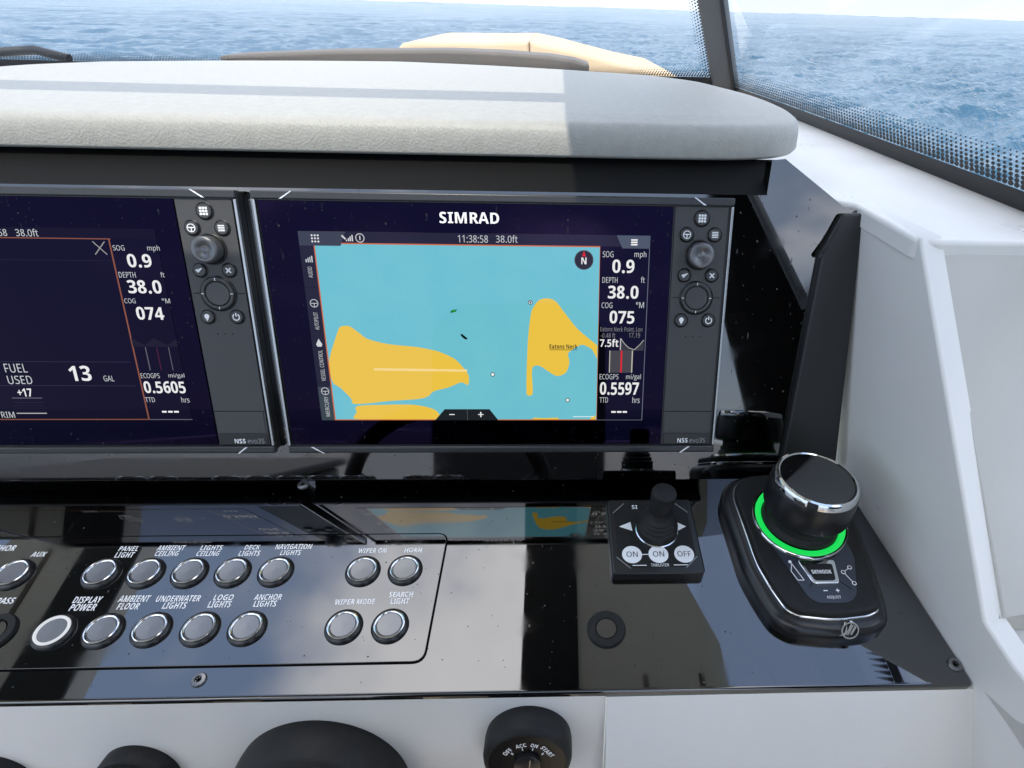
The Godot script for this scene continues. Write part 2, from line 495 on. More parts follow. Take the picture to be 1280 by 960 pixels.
func fill_poly(im: Image, p: PackedVector2Array, c: Color) -> void:
	var box := Rect2(p[0], Vector2.ZERO)
	for q in p:
		box = box.expand(q)
	for y in range(maxi(0, sy_(box.end.y)), mini(im.get_height(), sy_(box.position.y) + 1)):
		var yy := SH / 2 - (y + 0.5) / PX
		var cross: Array = []
		for i in p.size():
			var a := p[i]
			var b := p[(i + 1) % p.size()]
			if (a.y > yy) != (b.y > yy):
				cross.append(a.x + (yy - a.y) / (b.y - a.y) * (b.x - a.x))
		cross.sort()
		for i in range(0, cross.size() - 1, 2):
			var x0 := clampi(sx(cross[i]), 0, im.get_width())
			var x1 := clampi(sx(cross[i + 1]), 0, im.get_width())
			if x1 > x0:
				im.fill_rect(Rect2i(x0, y, x1 - x0, 1), c)

func stroke(im: Image, x0: float, y0: float, x1: float, y1: float, w: float, c: Color) -> void:
	var a := Vector2(x0, y0)
	var b := Vector2(x1, y1)
	var k := (b - a).normalized().orthogonal() * w / 2
	fill_poly(im, PackedVector2Array([a + k, b + k, b - k, a - k]), c)

func smooth_closed(p: PackedVector2Array) -> PackedVector2Array:
	var out := PackedVector2Array()
	var k := p.size()
	for i in k:
		for j in 4:
			out.append(p[i].cubic_interpolate(p[(i + 1) % k], p[(i + k - 1) % k], p[(i + 2) % k], j / 4.0))
	return out

func data_column(im: Image, left: float, dx: float, lit: bool) -> void:
	var grey := Color(0.30, 0.30, 0.31) if lit else Color(0.10, 0.10, 0.11)
	if lit:
		fill(im, 135, -43.5, 158.8, -19.4, Color(0.27, 0.27, 0.26))
		fill_poly(im, pts([146.1, -6.6, 149.5, -11.5, 154.8, -16.4, 160.9, -18.6, 166, -13.5, 170.5, -8, 170.5, -19.4, 146.1, -19.4]), Color(0.22, 0.22, 0.22))
		for s in [[146.1, -6.6, 150, -12], [150, -12, 155, -16.6], [155, -16.6, 160.9, -18.5], [160.9, -18.5, 166, -13.5], [166, -13.5, 170.5, -8]]:
			stroke(im, s[0], s[1], s[2], s[3], 0.7, Color(0.75, 0.75, 0.72))
		fill(im, 145.6, -19, 146.5, -6.6, Color(0.8, 0.8, 0.8))
		fill(im, 134.4, -43.5, 135.6, -19.4, Color(0.75, 0.74, 0.66))
		fill(im, 158.3, -43.5, 159.5, -19.4, Color(0.75, 0.74, 0.66))
		fill(im, 146.5, -43.5, 148.2, -19.4, Color(0.86, 0.13, 0.11))
	else:
		fill_poly(im, pts([128, -18, 128, -9, 140, -16, 150, -9, 162, -16, 174, -9, 174, -18]), grey)
		fill(im, 139.6, -42.8, 140.5, -18.5, Color(0.4, 0.4, 0.42))
		fill(im, 150.8, -42.8, 151.6, -18.5, Color(0.35, 0.12, 0.18))
		fill(im, 162.4, -42.8, 163.3, -18.5, Color(0.4, 0.4, 0.42))
	for k in 3:
		fill(im, 138.3 + 6.2 * k + dx, -88.6, 143.2 + 6.2 * k + dx, -86.4, Color(0.95, 0.95, 0.95))

func chart_picture() -> ImageTexture:
	var im := Image.create(int(SW * PX), int(SH * PX), false, Image.FORMAT_RGB8)
	var bar := Color(0.13, 0.14, 0.17)
	im.fill(Color(0.020, 0.024, 0.045))
	fill(im, -172.5, 86.3, 172.5, 97, bar)
	fill(im, -172.5, -97, -159, 97, bar)
	fill(im, -172.5, -97, -159, -60, Color(0.22, 0.27, 0.28))
	for y in [43.0, -0.5, -55.0]:
		fill(im, -172, y, -159.5, y + 0.4, Color(0.06, 0.07, 0.09))
	fill_poly(im, pts([-172.5, 97, -127, 97, -133, 83.4, -172.5, 83.4]), Color(0.24, 0.26, 0.30))
	# the chart and its orange frame
	var orange := Color(0.78, 0.42, 0.25)
	fill(im, -158.9, -97, 122.6, 86.4, orange)
	fill(im, -157.7, -96, 121.4, 85.3, Color(0.435, 0.755, 0.815))
	var lows := FastNoiseLite.new()
	lows.frequency = 0.004
	lows.seed = 3
	for y in range(sy_(85.3), sy_(-96.0)):
		for x in range(sx(-157.7), sx(121.4), 3):
			var k := 0.018 * lows.get_noise_2d(x, y)
			im.fill_rect(Rect2i(x, y, 3, 1), Color(0.435 + k, 0.755 + k * 0.6, 0.815))
	fill_poly(im, pts([-172.5, 97, -127, 97, -133, 83.4, -172.5, 83.4]), Color(0.24, 0.26, 0.30))
	var sand := Color(0.925, 0.765, 0.275)
	for k in LAND.size():
		var p := pts(LAND[k])
		var q := smooth_closed(p) if k < 3 else p
		for i in q.size():
			q[i] = Vector2(clampf(q[i].x, -157.7, 121.4), clampf(q[i].y, -96.0, 85.0))
		fill_poly(im, q, sand)
	stroke(im, -112.4, -40.7, -15.5, -41.8, 2.6, Color(0.97, 0.85, 0.56))
	# small craft, buoys, scale bar
	fill_poly(im, pts([-20.5, -3.2, -19, -2.8, -13.5, -7.5, -14.5, -8.6, -16.5, -8.2, -19.8, -5.2]), Color(0.03, 0.05, 0.06))
	fill_poly(im, pts([-30, 19.6, -27.5, 21.8, -22.6, 22.3, -24.5, 19.9, -29, 19.0]), Color(0.05, 0.30, 0.08))
	fill_poly(im, pts([-28.5, 20.2, -27, 21.2, -24, 21.5, -25, 20.3]), Color(0.15, 0.75, 0.2))
	for c in [[11.2, -45.9], [52.0, 30.1], [90.6, -74.1]]:
		fill_poly(im, disc(2.4, Vector2(c[0], c[1]), 14), Color(0.25, 0.3, 0.32))
		fill_poly(im, disc(1.7, Vector2(c[0], c[1]), 14), Color(0.92, 0.94, 0.95))
	fill_poly(im, pts([50.8, 31, 53.2, 31, 52, 28.4]), Color(0.2, 0.22, 0.24))
	fill(im, 96.4, -93.2, 119.1, -92.5, Color(0.93, 0.95, 0.96))
	fill(im, 71.4, -19.2, 100.8, -18.8, Color(0.2, 0.18, 0.08))
	# compass rose button, zoom keys, menu tab, icons
	fill_poly(im, disc(9.6, Vector2(106.3, 72.8), 40), Color(0.30, 0.30, 0.29))
	fill_poly(im, disc(8.8, Vector2(106.3, 72.8), 40), Color(0.16, 0.16, 0.16))
	fill_poly(im, pts([104.4, 76.3, 106.3, 82.0, 108.2, 76.3]), Color(0.86, 0.14, 0.10))
	fill_poly(im, pts([-41.5, -84.6, 6.5, -84.6, 15.6, -97, -52.4, -97]), Color(0.12, 0.14, 0.16))
	fill(im, -17.7, -97, -17.3, -84.6, Color(0.35, 0.37, 0.38))
	fill(im, -37, -91.1, -31.2, -89.9, Color(0.95, 0.95, 0.95))
	fill(im, -6.1, -91.1, -0.3, -89.9, Color(0.95, 0.95, 0.95))
	fill(im, -3.8, -93.4, -2.6, -87.6, Color(0.95, 0.95, 0.95))
	fill_poly(im, pts([138.7, 97, 172.5, 97, 172.5, 84.5, 144.7, 84.5]), Color(0.30, 0.34, 0.39))
	for k in 3:
		fill(im, 153.2, 87.5 + 2.3 * k, 159.8, 89.0 + 2.3 * k, Color(0.95, 0.95, 0.94))
		for j in 3:
			fill_poly(im, disc(0.95, Vector2(-159.6 + 2.9 * j, 87.4 + 2.9 * k), 10), Color(0.92, 0.92, 0.92))
	for k in 4:
		fill(im, -127.2 + 1.9 * k, 88, -126.0 + 1.9 * k, 89.5 + 1.5 * k, Color(0.85, 0.85, 0.85))
	stroke(im, -131, 93.5, -127.5, 90, 1.6, Color(0.85, 0.85, 0.85))
	fill_poly(im, disc(4.4, Vector2(-113.5, 91.2), 24), Color(0.85, 0.85, 0.85))
	fill_poly(im, disc(3.6, Vector2(-113.5, 91.2), 24), bar)
	fill(im, -114.1, 89.2, -112.9, 93.3, Color(0.88, 0.88, 0.88))
	for c in [27.4, -64.7]:
		fill_poly(im, disc(4.2, Vector2(-165.4, c), 22), Color(0.78, 0.8, 0.8))
		fill_poly(im, disc(3.4, Vector2(-165.4, c), 22), bar)
		fill(im, -168.6, c - 0.4, -162.2, c + 0.4, Color(0.78, 0.8, 0.8))
		fill(im, -165.8, c - 3.4, -165.0, c + 0.4, Color(0.78, 0.8, 0.8))
	fill_poly(im, pts([-168.6, -14.6, -165.4, -8.6, -162.2, -14.6, -163.4, -17, -167.4, -17]), Color(0.82, 0.84, 0.84))
	for k in 4:
		fill(im, -168.4 + 1.9 * k, 67.5, -167.2 + 1.9 * k, 69.2 + [1.4, 2.6, 3.6, 4.6][k], Color(0.78, 0.8, 0.8))
	data_column(im, 122.6, 0.0, true)
	fill(im, 171.8, -97, 172.5, 84.5, Color(0.42, 0.44, 0.50))
	fill(im, 122.6, -97, 172.5, -96.4, Color(0.42, 0.44, 0.50))
	return ImageTexture.create_from_image(im)

func engine_picture() -> ImageTexture:
	var im := Image.create(int(SW * PX), int(SH * PX), false, Image.FORMAT_RGB8)
	im.fill(Color(0.035, 0.033, 0.045))
	fill(im, -172.5, 87.2, 172.5, 97, Color(0.055, 0.055, 0.065))
	var orange := Color(0.55, 0.33, 0.22)
	fill(im, -172.5, 86.8, 129.3, 87.8, orange)
	fill(im, 126.9, -96, 128.4, 87.8, orange)
	fill(im, -172.5, -96.6, 127.6, -95.6, orange)
	stroke(im, 112, 84.8, 123.2, 72.6, 0.9, Color(0.66, 0.66, 0.64))
	stroke(im, 112, 72.6, 123.2, 84.8, 0.9, Color(0.66, 0.66, 0.64))
	fill(im, -60, -34.2, 122, -33.7, Color(0.2, 0.2, 0.27))
	fill(im, -60, -59.4, 122, -58.9, Color(0.2, 0.2, 0.27))
	fill(im, -60, 66.6, 126, 67.0, Color(0.12, 0.12, 0.14))
	fill(im, -5.3, -72.9, 25, -72.2, Color(0.45, 0.45, 0.5))
	for k in 4:
		fill(im, -5.3, -77.4 - 3.2 * k, 25, -77.1 - 3.2 * k, Color(0.16, 0.16, 0.2))
	fill(im, -5, -89.7, 25.5, -88.7, Color(0.75, 0.75, 0.75))
	data_column(im, 128, 4.4, false)
	fill(im, 175, -96, 175.5, 87.6, Color(0.3, 0.3, 0.34))
	fill(im, 128, -96.4, 172.5, -95.8, Color(0.42, 0.42, 0.46))
	return ImageTexture.create_from_image(im)

# coated display glass: a bluish-violet mirror of a few per cent over the picture
func glass_mat(called: String) -> StandardMaterial3D:
	return mat(called, lin(0.0070, 0.0048, 0.0165), 0.03, 1.0)

# ---------------------------------------------------------------- things on the helm
func chartplotter(label: String, dx: float, chart: bool) -> void:
	var t := thing("chartplotter", label, "display", SCREEN * Transform3D(Basis.IDENTITY, Vector3(dx, 0, 0)), "chartplotters side by side in the black fascia")
	part("housing", prism(Shape.new(), rrect(0.4655, 0.2660, 0.004, Vector2(0.0215, 0.0002)), -0.0115, -0.0015, 0.001), M.satin_black, t)
	part("top_bar", prism(Shape.new(), rrect(0.4655, 0.0075, 0.0015, Vector2(0.0215, 0.1297)), -0.004, 0.0035, 0.0014), M.bezel_grey, t)
	part("bottom_bar", prism(Shape.new(), rrect(0.4655, 0.0078, 0.0015, Vector2(0.0215, -0.1302)), -0.004, 0.0035, 0.0024), M.bezel_grey, t)
	part("side_edge", prism(Shape.new(), rrect(0.0026, 0.2508, 0.0006, Vector2(-0.2096, 0)), -0.004, 0.0022, 0.0006), M.silver_edge, t)
	part("side_edge", prism(Shape.new(), rrect(0.0026, 0.2508, 0.0006, Vector2(0.2527, 0)), -0.004, 0.0022, 0.0006), M.silver_edge, t)
	# glass and the lit picture in it
	part("cover_glass", prism(Shape.new(), rrect(0.4015, 0.2500, 0.001, Vector2(-0.0063, 0)), -0.003, 0.0, 0.0004), M.display_glass, t)
	var s := Shape.new()
	var z := 0.0003
	var up := Vector3(0, 0, 1)
	s.tri(Vector3(-0.1725, -0.097, z), Vector3(0.1725, -0.097, z), Vector3(0.1725, 0.097, z), up, up, up, Vector2(0, 1), Vector2(1, 1), Vector2(1, 0))
	s.tri(Vector3(-0.1725, -0.097, z), Vector3(0.1725, 0.097, z), Vector3(-0.1725, 0.097, z), up, up, up, Vector2(0, 1), Vector2(1, 0), Vector2(0, 0))
	var screen := part("screen", s, M.chart_screen if chart else M.engine_screen, t, "lit nautical chart, blue water and yellow land" if chart else "dark engine data page with white figures")
	for e in (TEXT_CHART if chart else TEXT_ENGINE):
		var m: Material = [M.screen_soft, M.screen_white, M.screen_dim][e[5]]
		part("lettering", letters(e[0], Vector3(e[1], e[2], 0.55) / 1000.0, e[3] / 1000.0, e[4] / 1000.0, e[5] == 1), m, screen)
	if chart:
		part("lettering", letters("Eatons Neck", Vector3(0.0861, -0.0154, 0.00055), 0.0294, 0.0050, true), M.screen_ink, screen)
		part("lettering", letters("N", Vector3(0.1063, 0.0720, 0.00055), 0.0052, 0.0066, true), M.screen_white, screen)
		for e in [["AUDIO", 58.0, 10.5], ["AUTOPILOT", 9.5, 18.0], ["VESSEL CONTROL", -37.0, 33.0], ["MERCURY", -81.5, 22.0]]:
			part("lettering", letters(e[0], Vector3(-0.1652, e[1] / 1000.0, 0.00055), e[2] / 1000.0, 0.0042, false, PI / 2), M.screen_soft, screen)
	part("maker_name", letters("SIMRAD", Vector3(-0.0063, 0.1114, 0.0003), 0.0578, 0.0106, true), M.white_print, t)
	# control strip
	var strip := part("control_strip", prism(Shape.new(), rrect(0.0530, 0.2500, 0.001, Vector2(0.2225, 0)), -0.003, 0.0005, 0.0005), M.strip_grey, t)
	part("card_door", prism(Shape.new(), rrect(0.0500, 0.0240, 0.001, Vector2(0.2222, -0.0992)), 0.0003, 0.0012, 0.0005), M.strip_grey, t)
	part("name_plate", prism(Shape.new(), rrect(0.0510, 0.0125, 0.0008, Vector2(0.2225, -0.1182)), 0.0003, 0.0012, 0.0004), M.plate_black, t)
	part("lettering", letters("NSS", Vector3(0.2185, -0.1203, 0.0014), 0.0115, 0.0052, true), M.white_print, t)
	part("lettering", letters("evo3S", Vector3(0.2352, -0.1203, 0.0014), 0.0175, 0.0056, false), M.grey_print, t)
	for k in 3:
		part("seam", prism(Shape.new(), rrect(0.0130 if k < 2 else 0.0520, 0.0006, 0.0002, Vector2([0.2045, 0.2410, 0.2225][k], [0.0365, 0.0365, -0.0868][k])), 0.0003, 0.0007, 0.0), M.groove_black, t)
	for b in [["grid", 222.8, 114.1, 8.4], ["wheel", 208.6, 98.5, 7.7], ["menu", 236.8, 98.7, 7.7], ["tick", 208.6, 58.8, 7.4], ["cross", 236.8, 59.0, 7.4], ["pin", 208.3, 13.1, 7.6], ["power", 236.9, 13.3, 7.6]]:
		var k := hub("push_button", t, Vector3(b[1] / 1000.0, b[2] / 1000.0, 0.0005))
		var r: float = b[3] / 1000.0
		part("surround", lathe(Shape.new(), [Vector2(r, -0.0003), Vector2(r, 0.0006), Vector2(r - 0.0007, 0.0010), Vector2(r - 0.0014, 0.0004), Vector2(r - 0.0014, -0.0002)], 36), M.key_ring, k)
		part("cap", lathe(Shape.new(), [Vector2(r - 0.0015, -0.0002), Vector2(r - 0.0015, 0.0016), Vector2(r - 0.0022, 0.0023), Vector2(r * 0.5, 0.0021), Vector2(0.00001, 0.0020)], 36), M.key_grey, k)
		var i := Shape.new()
		var zt := 0.0026
		match b[0]:
			"grid":
				for a in 3:
					for c in 3:
						prism(i, rrect(0.0021, 0.0021, 0.0003, Vector2(a - 1, c - 1) * 0.0027), 0.002, zt)
			"wheel":
				ring_shape(i, 0.0040, 0.0032, 0.002, zt)
				prism(i, rrect(0.0066, 0.0010, 0.0002, Vector2(0, 0.0004)), 0.002, zt)
				prism(i, rrect(0.0010, 0.0036, 0.0002, Vector2(0, -0.0016)), 0.002, zt)
			"menu":
				for a in 4:
					prism(i, rrect(0.0062, 0.0009, 0.0002, Vector2(0, (a - 1.5) * 0.0016)), 0.002, zt)
			"tick":
				prism(i, pts([-0.0032, 0.0002, -0.0024, 0.0010, -0.0010, -0.0006, 0.0026, 0.0024, 0.0033, 0.0016, -0.0010, -0.0023]), 0.002, zt)
			"cross":
				for a in [PI / 4, -PI / 4]:
					prism(i, rrect(0.0064, 0.0012, 0.0002), 0.002, zt, 0.0, Transform3D(Basis(Vector3(0, 0, 1), a), Vector3.ZERO))
			"pin":
				var drop := PackedVector2Array([Vector2(0, -0.0040)])
				for a in 15:
					drop.append(Vector2(0, 0.0008) + Vector2.from_angle(-0.35 + a * (PI + 0.7) / 14) * 0.0024)
				prism(i, drop, 0.002, zt)
			"power":
				ring_shape(i, 0.0036, 0.0026, 0.002, zt, 0.55)
				prism(i, rrect(0.0010, 0.0036, 0.0002, Vector2(0, 0.0024)), 0.002, zt)
		part("symbol", i, M.white_print, k)
	var kn := hub("rotary_knob", t, Vector3(0.2228, 0.0790, 0.0005))
	part("surround", lathe(Shape.new(), [Vector2(0.0150, -0.0003), Vector2(0.0150, 0.0012), Vector2(0.0140, 0.0018), Vector2(0.0130, 0.0012)], 48), M.key_ring, kn)
	part("dial", lathe(Shape.new(), [Vector2(0.0126, 0), Vector2(0.0126, 0.0120), Vector2(0.0116, 0.0134), Vector2(0.0100, 0.0138), Vector2(0.0070, 0.0125), Vector2(0.0040, 0.0108), Vector2(0.0020, 0.0114), Vector2(0.00001, 0.0116)], 48), M.knob_grey, kn)
	var pad := hub("cursor_pad", t, Vector3(0.2225, 0.0363, 0.0005))
	part("surround", lathe(Shape.new(), [Vector2(0.0175, -0.0003), Vector2(0.0175, 0.0010), Vector2(0.0164, 0.0018), Vector2(0.0160, 0.0004)], 56), M.key_ring, pad)
	part("ring", lathe(Shape.new(), [Vector2(0.0159, 0), Vector2(0.0157, 0.0022), Vector2(0.0145, 0.0030), Vector2(0.0128, 0.0026), Vector2(0.0122, 0.0012)], 56), M.key_grey, pad)
	part("centre", lathe(Shape.new(), [Vector2(0.0120, 0.0012), Vector2(0.0110, 0.0024), Vector2(0.00001, 0.0020)], 56), M.key_grey, pad)
	for a in 4:
		part("mark", prism(Shape.new(), rrect(0.0006, 0.0026, 0.0002, Vector2(0, 0.0141)), 0.0026, 0.0034, 0.0, Transform3D(Basis(Vector3(0, 0, 1), a * PI / 2), Vector3.ZERO)), M.white_print, pad)
	for k in 3:
		part("led_dot", prism(Shape.new(), disc(0.0006, Vector2(0.2145 + 0.0075 * k, -0.0043), 10), 0.0003, 0.0008), M.groove_black, t)
	for c in [[-0.1836, 0.1262, -0.1724, 0.1334], [0.2248, 0.1262, 0.2140, 0.1334], [-0.1851, -0.1266, -0.1732, -0.1339], [0.2254, -0.1266, 0.2160, -0.1339]]:
		var a := Vector2(c[0], c[1])
		var b := Vector2(c[2], c[3])
		var side := Vector2(0.0013, 0)
		part("corner_slash", prism(Shape.new(), PackedVector2Array([a + side, b + side * 0.7, b - side * 0.7, a - side]), 0.0025, 0.0041, 0.0003), M.slash_white, t)
	strip.set_meta("label", "dark grey key strip of the display")

func ring_shape(s: Shape, ro: float, ri: float, z0: float, z1: float, gap := 0.0) -> void:
	var k := 24
	for j in k:
		var a := PI / 2 + gap + (TAU - 2 * gap) * j / k
		var b := PI / 2 + gap + (TAU - 2 * gap) * (j + 1) / k
		var p := [Vector2.from_angle(a) * ri, Vector2.from_angle(a) * ro, Vector2.from_angle(b) * ro, Vector2.from_angle(b) * ri]
		s.face(Vector3(p[0].x, p[0].y, z1), Vector3(p[1].x, p[1].y, z1), Vector3(p[2].x, p[2].y, z1), Vector3(p[3].x, p[3].y, z1), Vector3(0, 0, 1))
		s.face(Vector3(p[1].x, p[1].y, z0), Vector3(p[2].x, p[2].y, z0), Vector3(p[2].x, p[2].y, z1), Vector3(p[1].x, p[1].y, z1), Vector3(p[1].x, p[1].y, 0))

func screw(parent: Node, at: Vector2, z: float) -> void:
	var k := hub("screw", parent, Vector3(at.x, at.y, z))
	part("head", lathe(Shape.new(), [Vector2(0.0062, 0), Vector2(0.0062, 0.0008), Vector2(0.0054, 0.0018), Vector2(0.0030, 0.0022), Vector2(0.0028, 0.0008), Vector2(0.00001, 0.0006)], 28), M.steel_cap, k)
	var s := Shape.new()
	for a in 3:
		prism(s, rrect(0.0050, 0.0010, 0.0002), 0.0004, 0.0011, 0.0, Transform3D(Basis(Vector3(0, 0, 1), a * PI / 3), Vector3.ZERO))
	part("drive_slot", s, M.groove_black, k)

func switch_panel() -> void:
	var t := thing("switch_panel", "long glossy black helm panel with rows of round steel buttons", "control panel", PANEL)
	var outline := pts([-1.15, 0.0, -1.15, -0.2350, 0.3580, -0.2365, 0.3400, -0.0583, 0.3309, 0.0250, 0.322, 0.030, 0.25, 0.0])
	var p := rounded(pts([-1.15, 0.012, -1.15, -0.2350, 0.3620, -0.2370, 0.3400, -0.0583, 0.3312, 0.012]), 0.006)
	part("sheet", prism(Shape.new(), p, -0.010, 0.0, 0.0035), M.gloss_black, t)
	outline.clear()
	var groove := rounded(pts([-1.10, -0.0722, -0.1148, -0.0722, -0.1165, -0.2092, -1.10, -0.2096]), 0.012, 6)
	part("gasket", prism(Shape.new(), groove, -0.001, 0.0006), M.groove_black, t)
	part("switch_plate", prism(Shape.new(), inset(ccw(groove.duplicate()), 0.0013), -0.001, 0.0015, 0.0006), M.gloss_black, t)
	for e in TEXT_SWITCH:
		part("lettering", letters(e[0], Vector3(e[1], e[2] + 2.2, 1.61) / 1000.0, e[3] / 1000.0, e[4] / 1000.0 * 0.95, true), M.white_print, t)
	var first: Node3D = null
	var lit: Node3D = null
	for e in [[-0.5614, -0.1168], [-0.5212, -0.1168], [-0.4398, -0.1170], [-0.3984, -0.1172], [-0.3573, -0.1174], [-0.3166, -0.1174], [-0.2758, -0.1172], [-0.1921, -0.1176], [-0.1513, -0.1170], [-0.4468, -0.1758], [-0.4046, -0.1755], [-0.3635, -0.1750], [-0.3212, -0.1752], [-0.2800, -0.1752], [-0.1947, -0.1751], [-0.1534, -0.1750]]:
		var b: Node3D
		if first == null:
			first = hub("push_button", t)
			b = first
			part("bezel", lathe(Shape.new(), [Vector2(0.0168, -0.0005), Vector2(0.0168, 0.0010), Vector2(0.0160, 0.0028), Vector2(0.0146, 0.0038), Vector2(0.0138, 0.0034)], 48), M.satin_black, b)
			part("ring", lathe(Shape.new(), [Vector2(0.0138, 0.0030), Vector2(0.0136, 0.0046), Vector2(0.0128, 0.0050), Vector2(0.0116, 0.0044), Vector2(0.0112, 0.0036)], 48), M.steel_ring, b)
			part("cap", lathe(Shape.new(), [Vector2(0.0111, 0.0034), Vector2(0.0106, 0.0042), Vector2(0.0070, 0.0040), Vector2(0.00001, 0.0038)], 48), M.steel_cap, b)
		else:
			b = first.duplicate()
			b.name = "push_button"
			t.add_child(b, true)
		b.position = Vector3(e[0], e[1], 0.0015)
		if e[0] == -0.4468:
			lit = b
	for c in lit.get_children():     # the one switched on: its ring is alight
		if c.name == "ring":
			c.material_override = M.ring_white
			c.set_meta("label", "lit white ring of the display power button")
	# black rubber caps on the far port side of the plate
	var cap := hub("blank_button", t, Vector3(-0.4986, -0.1760, 0.0015))
	part("bezel", lathe(Shape.new(), [Vector2(0.0185, -0.0005), Vector2(0.0185, 0.0012), Vector2(0.0172, 0.0032), Vector2(0.0120, 0.0036), Vector2(0.0112, 0.0016)], 48), M.soft_black, cap)
	part("cap", lathe(Shape.new(), [Vector2(0.0111, 0.0012), Vector2(0.0104, 0.0026), Vector2(0.00001, 0.0024)], 48), M.gloss_black, cap)
	for e in [[-0.2867, -0.0047], [-0.3027, -0.2196], [0.3525, -0.2190], [-0.80, -0.2196]]:
		screw(t, Vector2(e[0], e[1]), 0.0)

func blanking_plug() -> void:
	var t := thing("blanking_plug", "round black rubber plug in the gloss panel below thruster control", "plug", PANEL * Transform3D(Basis.IDENTITY, Vector3(0.0434, -0.1806, 0.0)))
	part("flange", lathe(Shape.new(), [Vector2(0.0178, 0), Vector2(0.0178, 0.0012), Vector2(0.0166, 0.0026), Vector2(0.0104, 0.0026), Vector2(0.0098, 0.0016)], 56), M.soft_black, t)
	part("centre", lathe(Shape.new(), [Vector2(0.0097, 0.0010), Vector2(0.0092, 0.0020), Vector2(0.00001, 0.0018)], 56), M.gloss_black, t)

func thruster_control() -> void:
	var t := thing("thruster_control", "square black thruster control with a short rubber-booted stick", "thruster control", PANEL * Transform3D(Basis(Vector3(0, 0, 1), 0.0), Vector3(0.0980, -0.0830, 0.0)))
	part("base", prism(Shape.new(), rrect(0.0925, 0.0925, 0.005), 0.0, 0.0105, 0.0022), M.satin_black, t)
	var o := 0.0395
	var c := 0.013
	part("membrane", prism(Shape.new(), pts([-o + c, -o, o - c, -o, o, -o + c, o, o - c, o - c, o, -o + c, o, -o, o - c, -o, -o + c]), 0.0104, 0.0108), M.soft_black, t)
	for k in 4:
		var q := [Vector2(1, 1), Vector2(-1, 1), Vector2(-1, -1), Vector2(1, -1)]
		var a: Vector2 = Vector2(o - c, o) * q[k] + Vector2(0.001, 0.001) * q[k]
		var b: Vector2 = Vector2(o, o - c) * q[k] + Vector2(0.001, 0.001) * q[k]
		var m: Vector2 = (b - a).normalized().orthogonal() * 0.00035
		part("corner_line", prism(Shape.new(), PackedVector2Array([a + m, b + m, b - m, a - m]), 0.0104, 0.01075), M.grey_print, t)
	for e in [[-0.0249, "ON"], [0.0018, "ON"], [0.0278, "OFF"]]:
		var k := hub("key", t, Vector3(e[0], -0.0249, 0.0108))
		part("dot", prism(Shape.new(), disc(0.0100, Vector2.ZERO, 40), -0.0002, 0.0006, 0.0003), M.white_print, k)
		part("lettering", letters(e[1], Vector3(0, 0, 0.0008), 0.0112 if e[1] == "ON" else 0.0136, 0.0062, false), M.dark_print, k)
	part("link_line", prism(Shape.new(), rrect(0.0075, 0.0007, 0.0002, Vector2(-0.0115, -0.0249)), 0.0107, 0.0112), M.white_print, t)
	part("arrow", prism(Shape.new(), pts([-0.0350, 0.0095, -0.0228, 0.0152, -0.0218, 0.0040]), 0.0107, 0.0112), M.white_print, t)
	part("arrow", prism(Shape.new(), pts([0.0352, 0.0089, 0.0248, 0.0152, 0.0248, 0.0030]), 0.0107, 0.0112), M.white_print, t)
	part("lettering", letters("THRUSTER", Vector3(0.0018, -0.0374, 0.0111), 0.0180, 0.0034, false), M.white_print, t)
	part("lettering", letters("SI", Vector3(-0.0165, 0.0350, 0.0111), 0.0062, 0.0052, true), M.white_print, t)
	for x in [-0.0185, 0.0225]:
		part("rule", prism(Shape.new(), rrect(0.0140, 0.0007, 0.0002, Vector2(x, -0.0374)), 0.0107, 0.0111), M.white_print, t)
	var st := hub("stick", t, Vector3(0.0035, 0.0042, 0.0108))
	part("collar", lathe(Shape.new(), [Vector2(0.0222, 0), Vector2(0.0222, 0.0018), Vector2(0.0212, 0.0024), Vector2(0.0204, 0.0018)], 48), M.steel_ring, st)
	var prof: Array = [Vector2(0.0204, 0.0), Vector2(0.0202, 0.0090)]
	for k in 4:
		var r := 0.0202 - 0.0016 * k
		var z := 0.0095 + 0.0048 * k
		prof.append_array([Vector2(r, z), Vector2(r + 0.0006, z + 0.0014), Vector2(r - 0.0004, z + 0.0030), Vector2(r - 0.0022, z + 0.0042)])
	prof.append_array([Vector2(0.0118, 0.0310), Vector2(0.0098, 0.0350)])
	part("boot", lathe(Shape.new(), prof, 48), M.soft_black, st)
	var tilt := Transform3D(Basis(Vector3(0, 1, 0), 0.03), Vector3(0, 0, 0.033))
	part("grip", lathe(Shape.new(), [Vector2(0.0100, 0), Vector2(0.0118, 0.0030), Vector2(0.0126, 0.0260), Vector2(0.0118, 0.0284), Vector2(0.0104, 0.0290), Vector2(0.00001, 0.0286)], 24, tilt), M.soft_black, st)

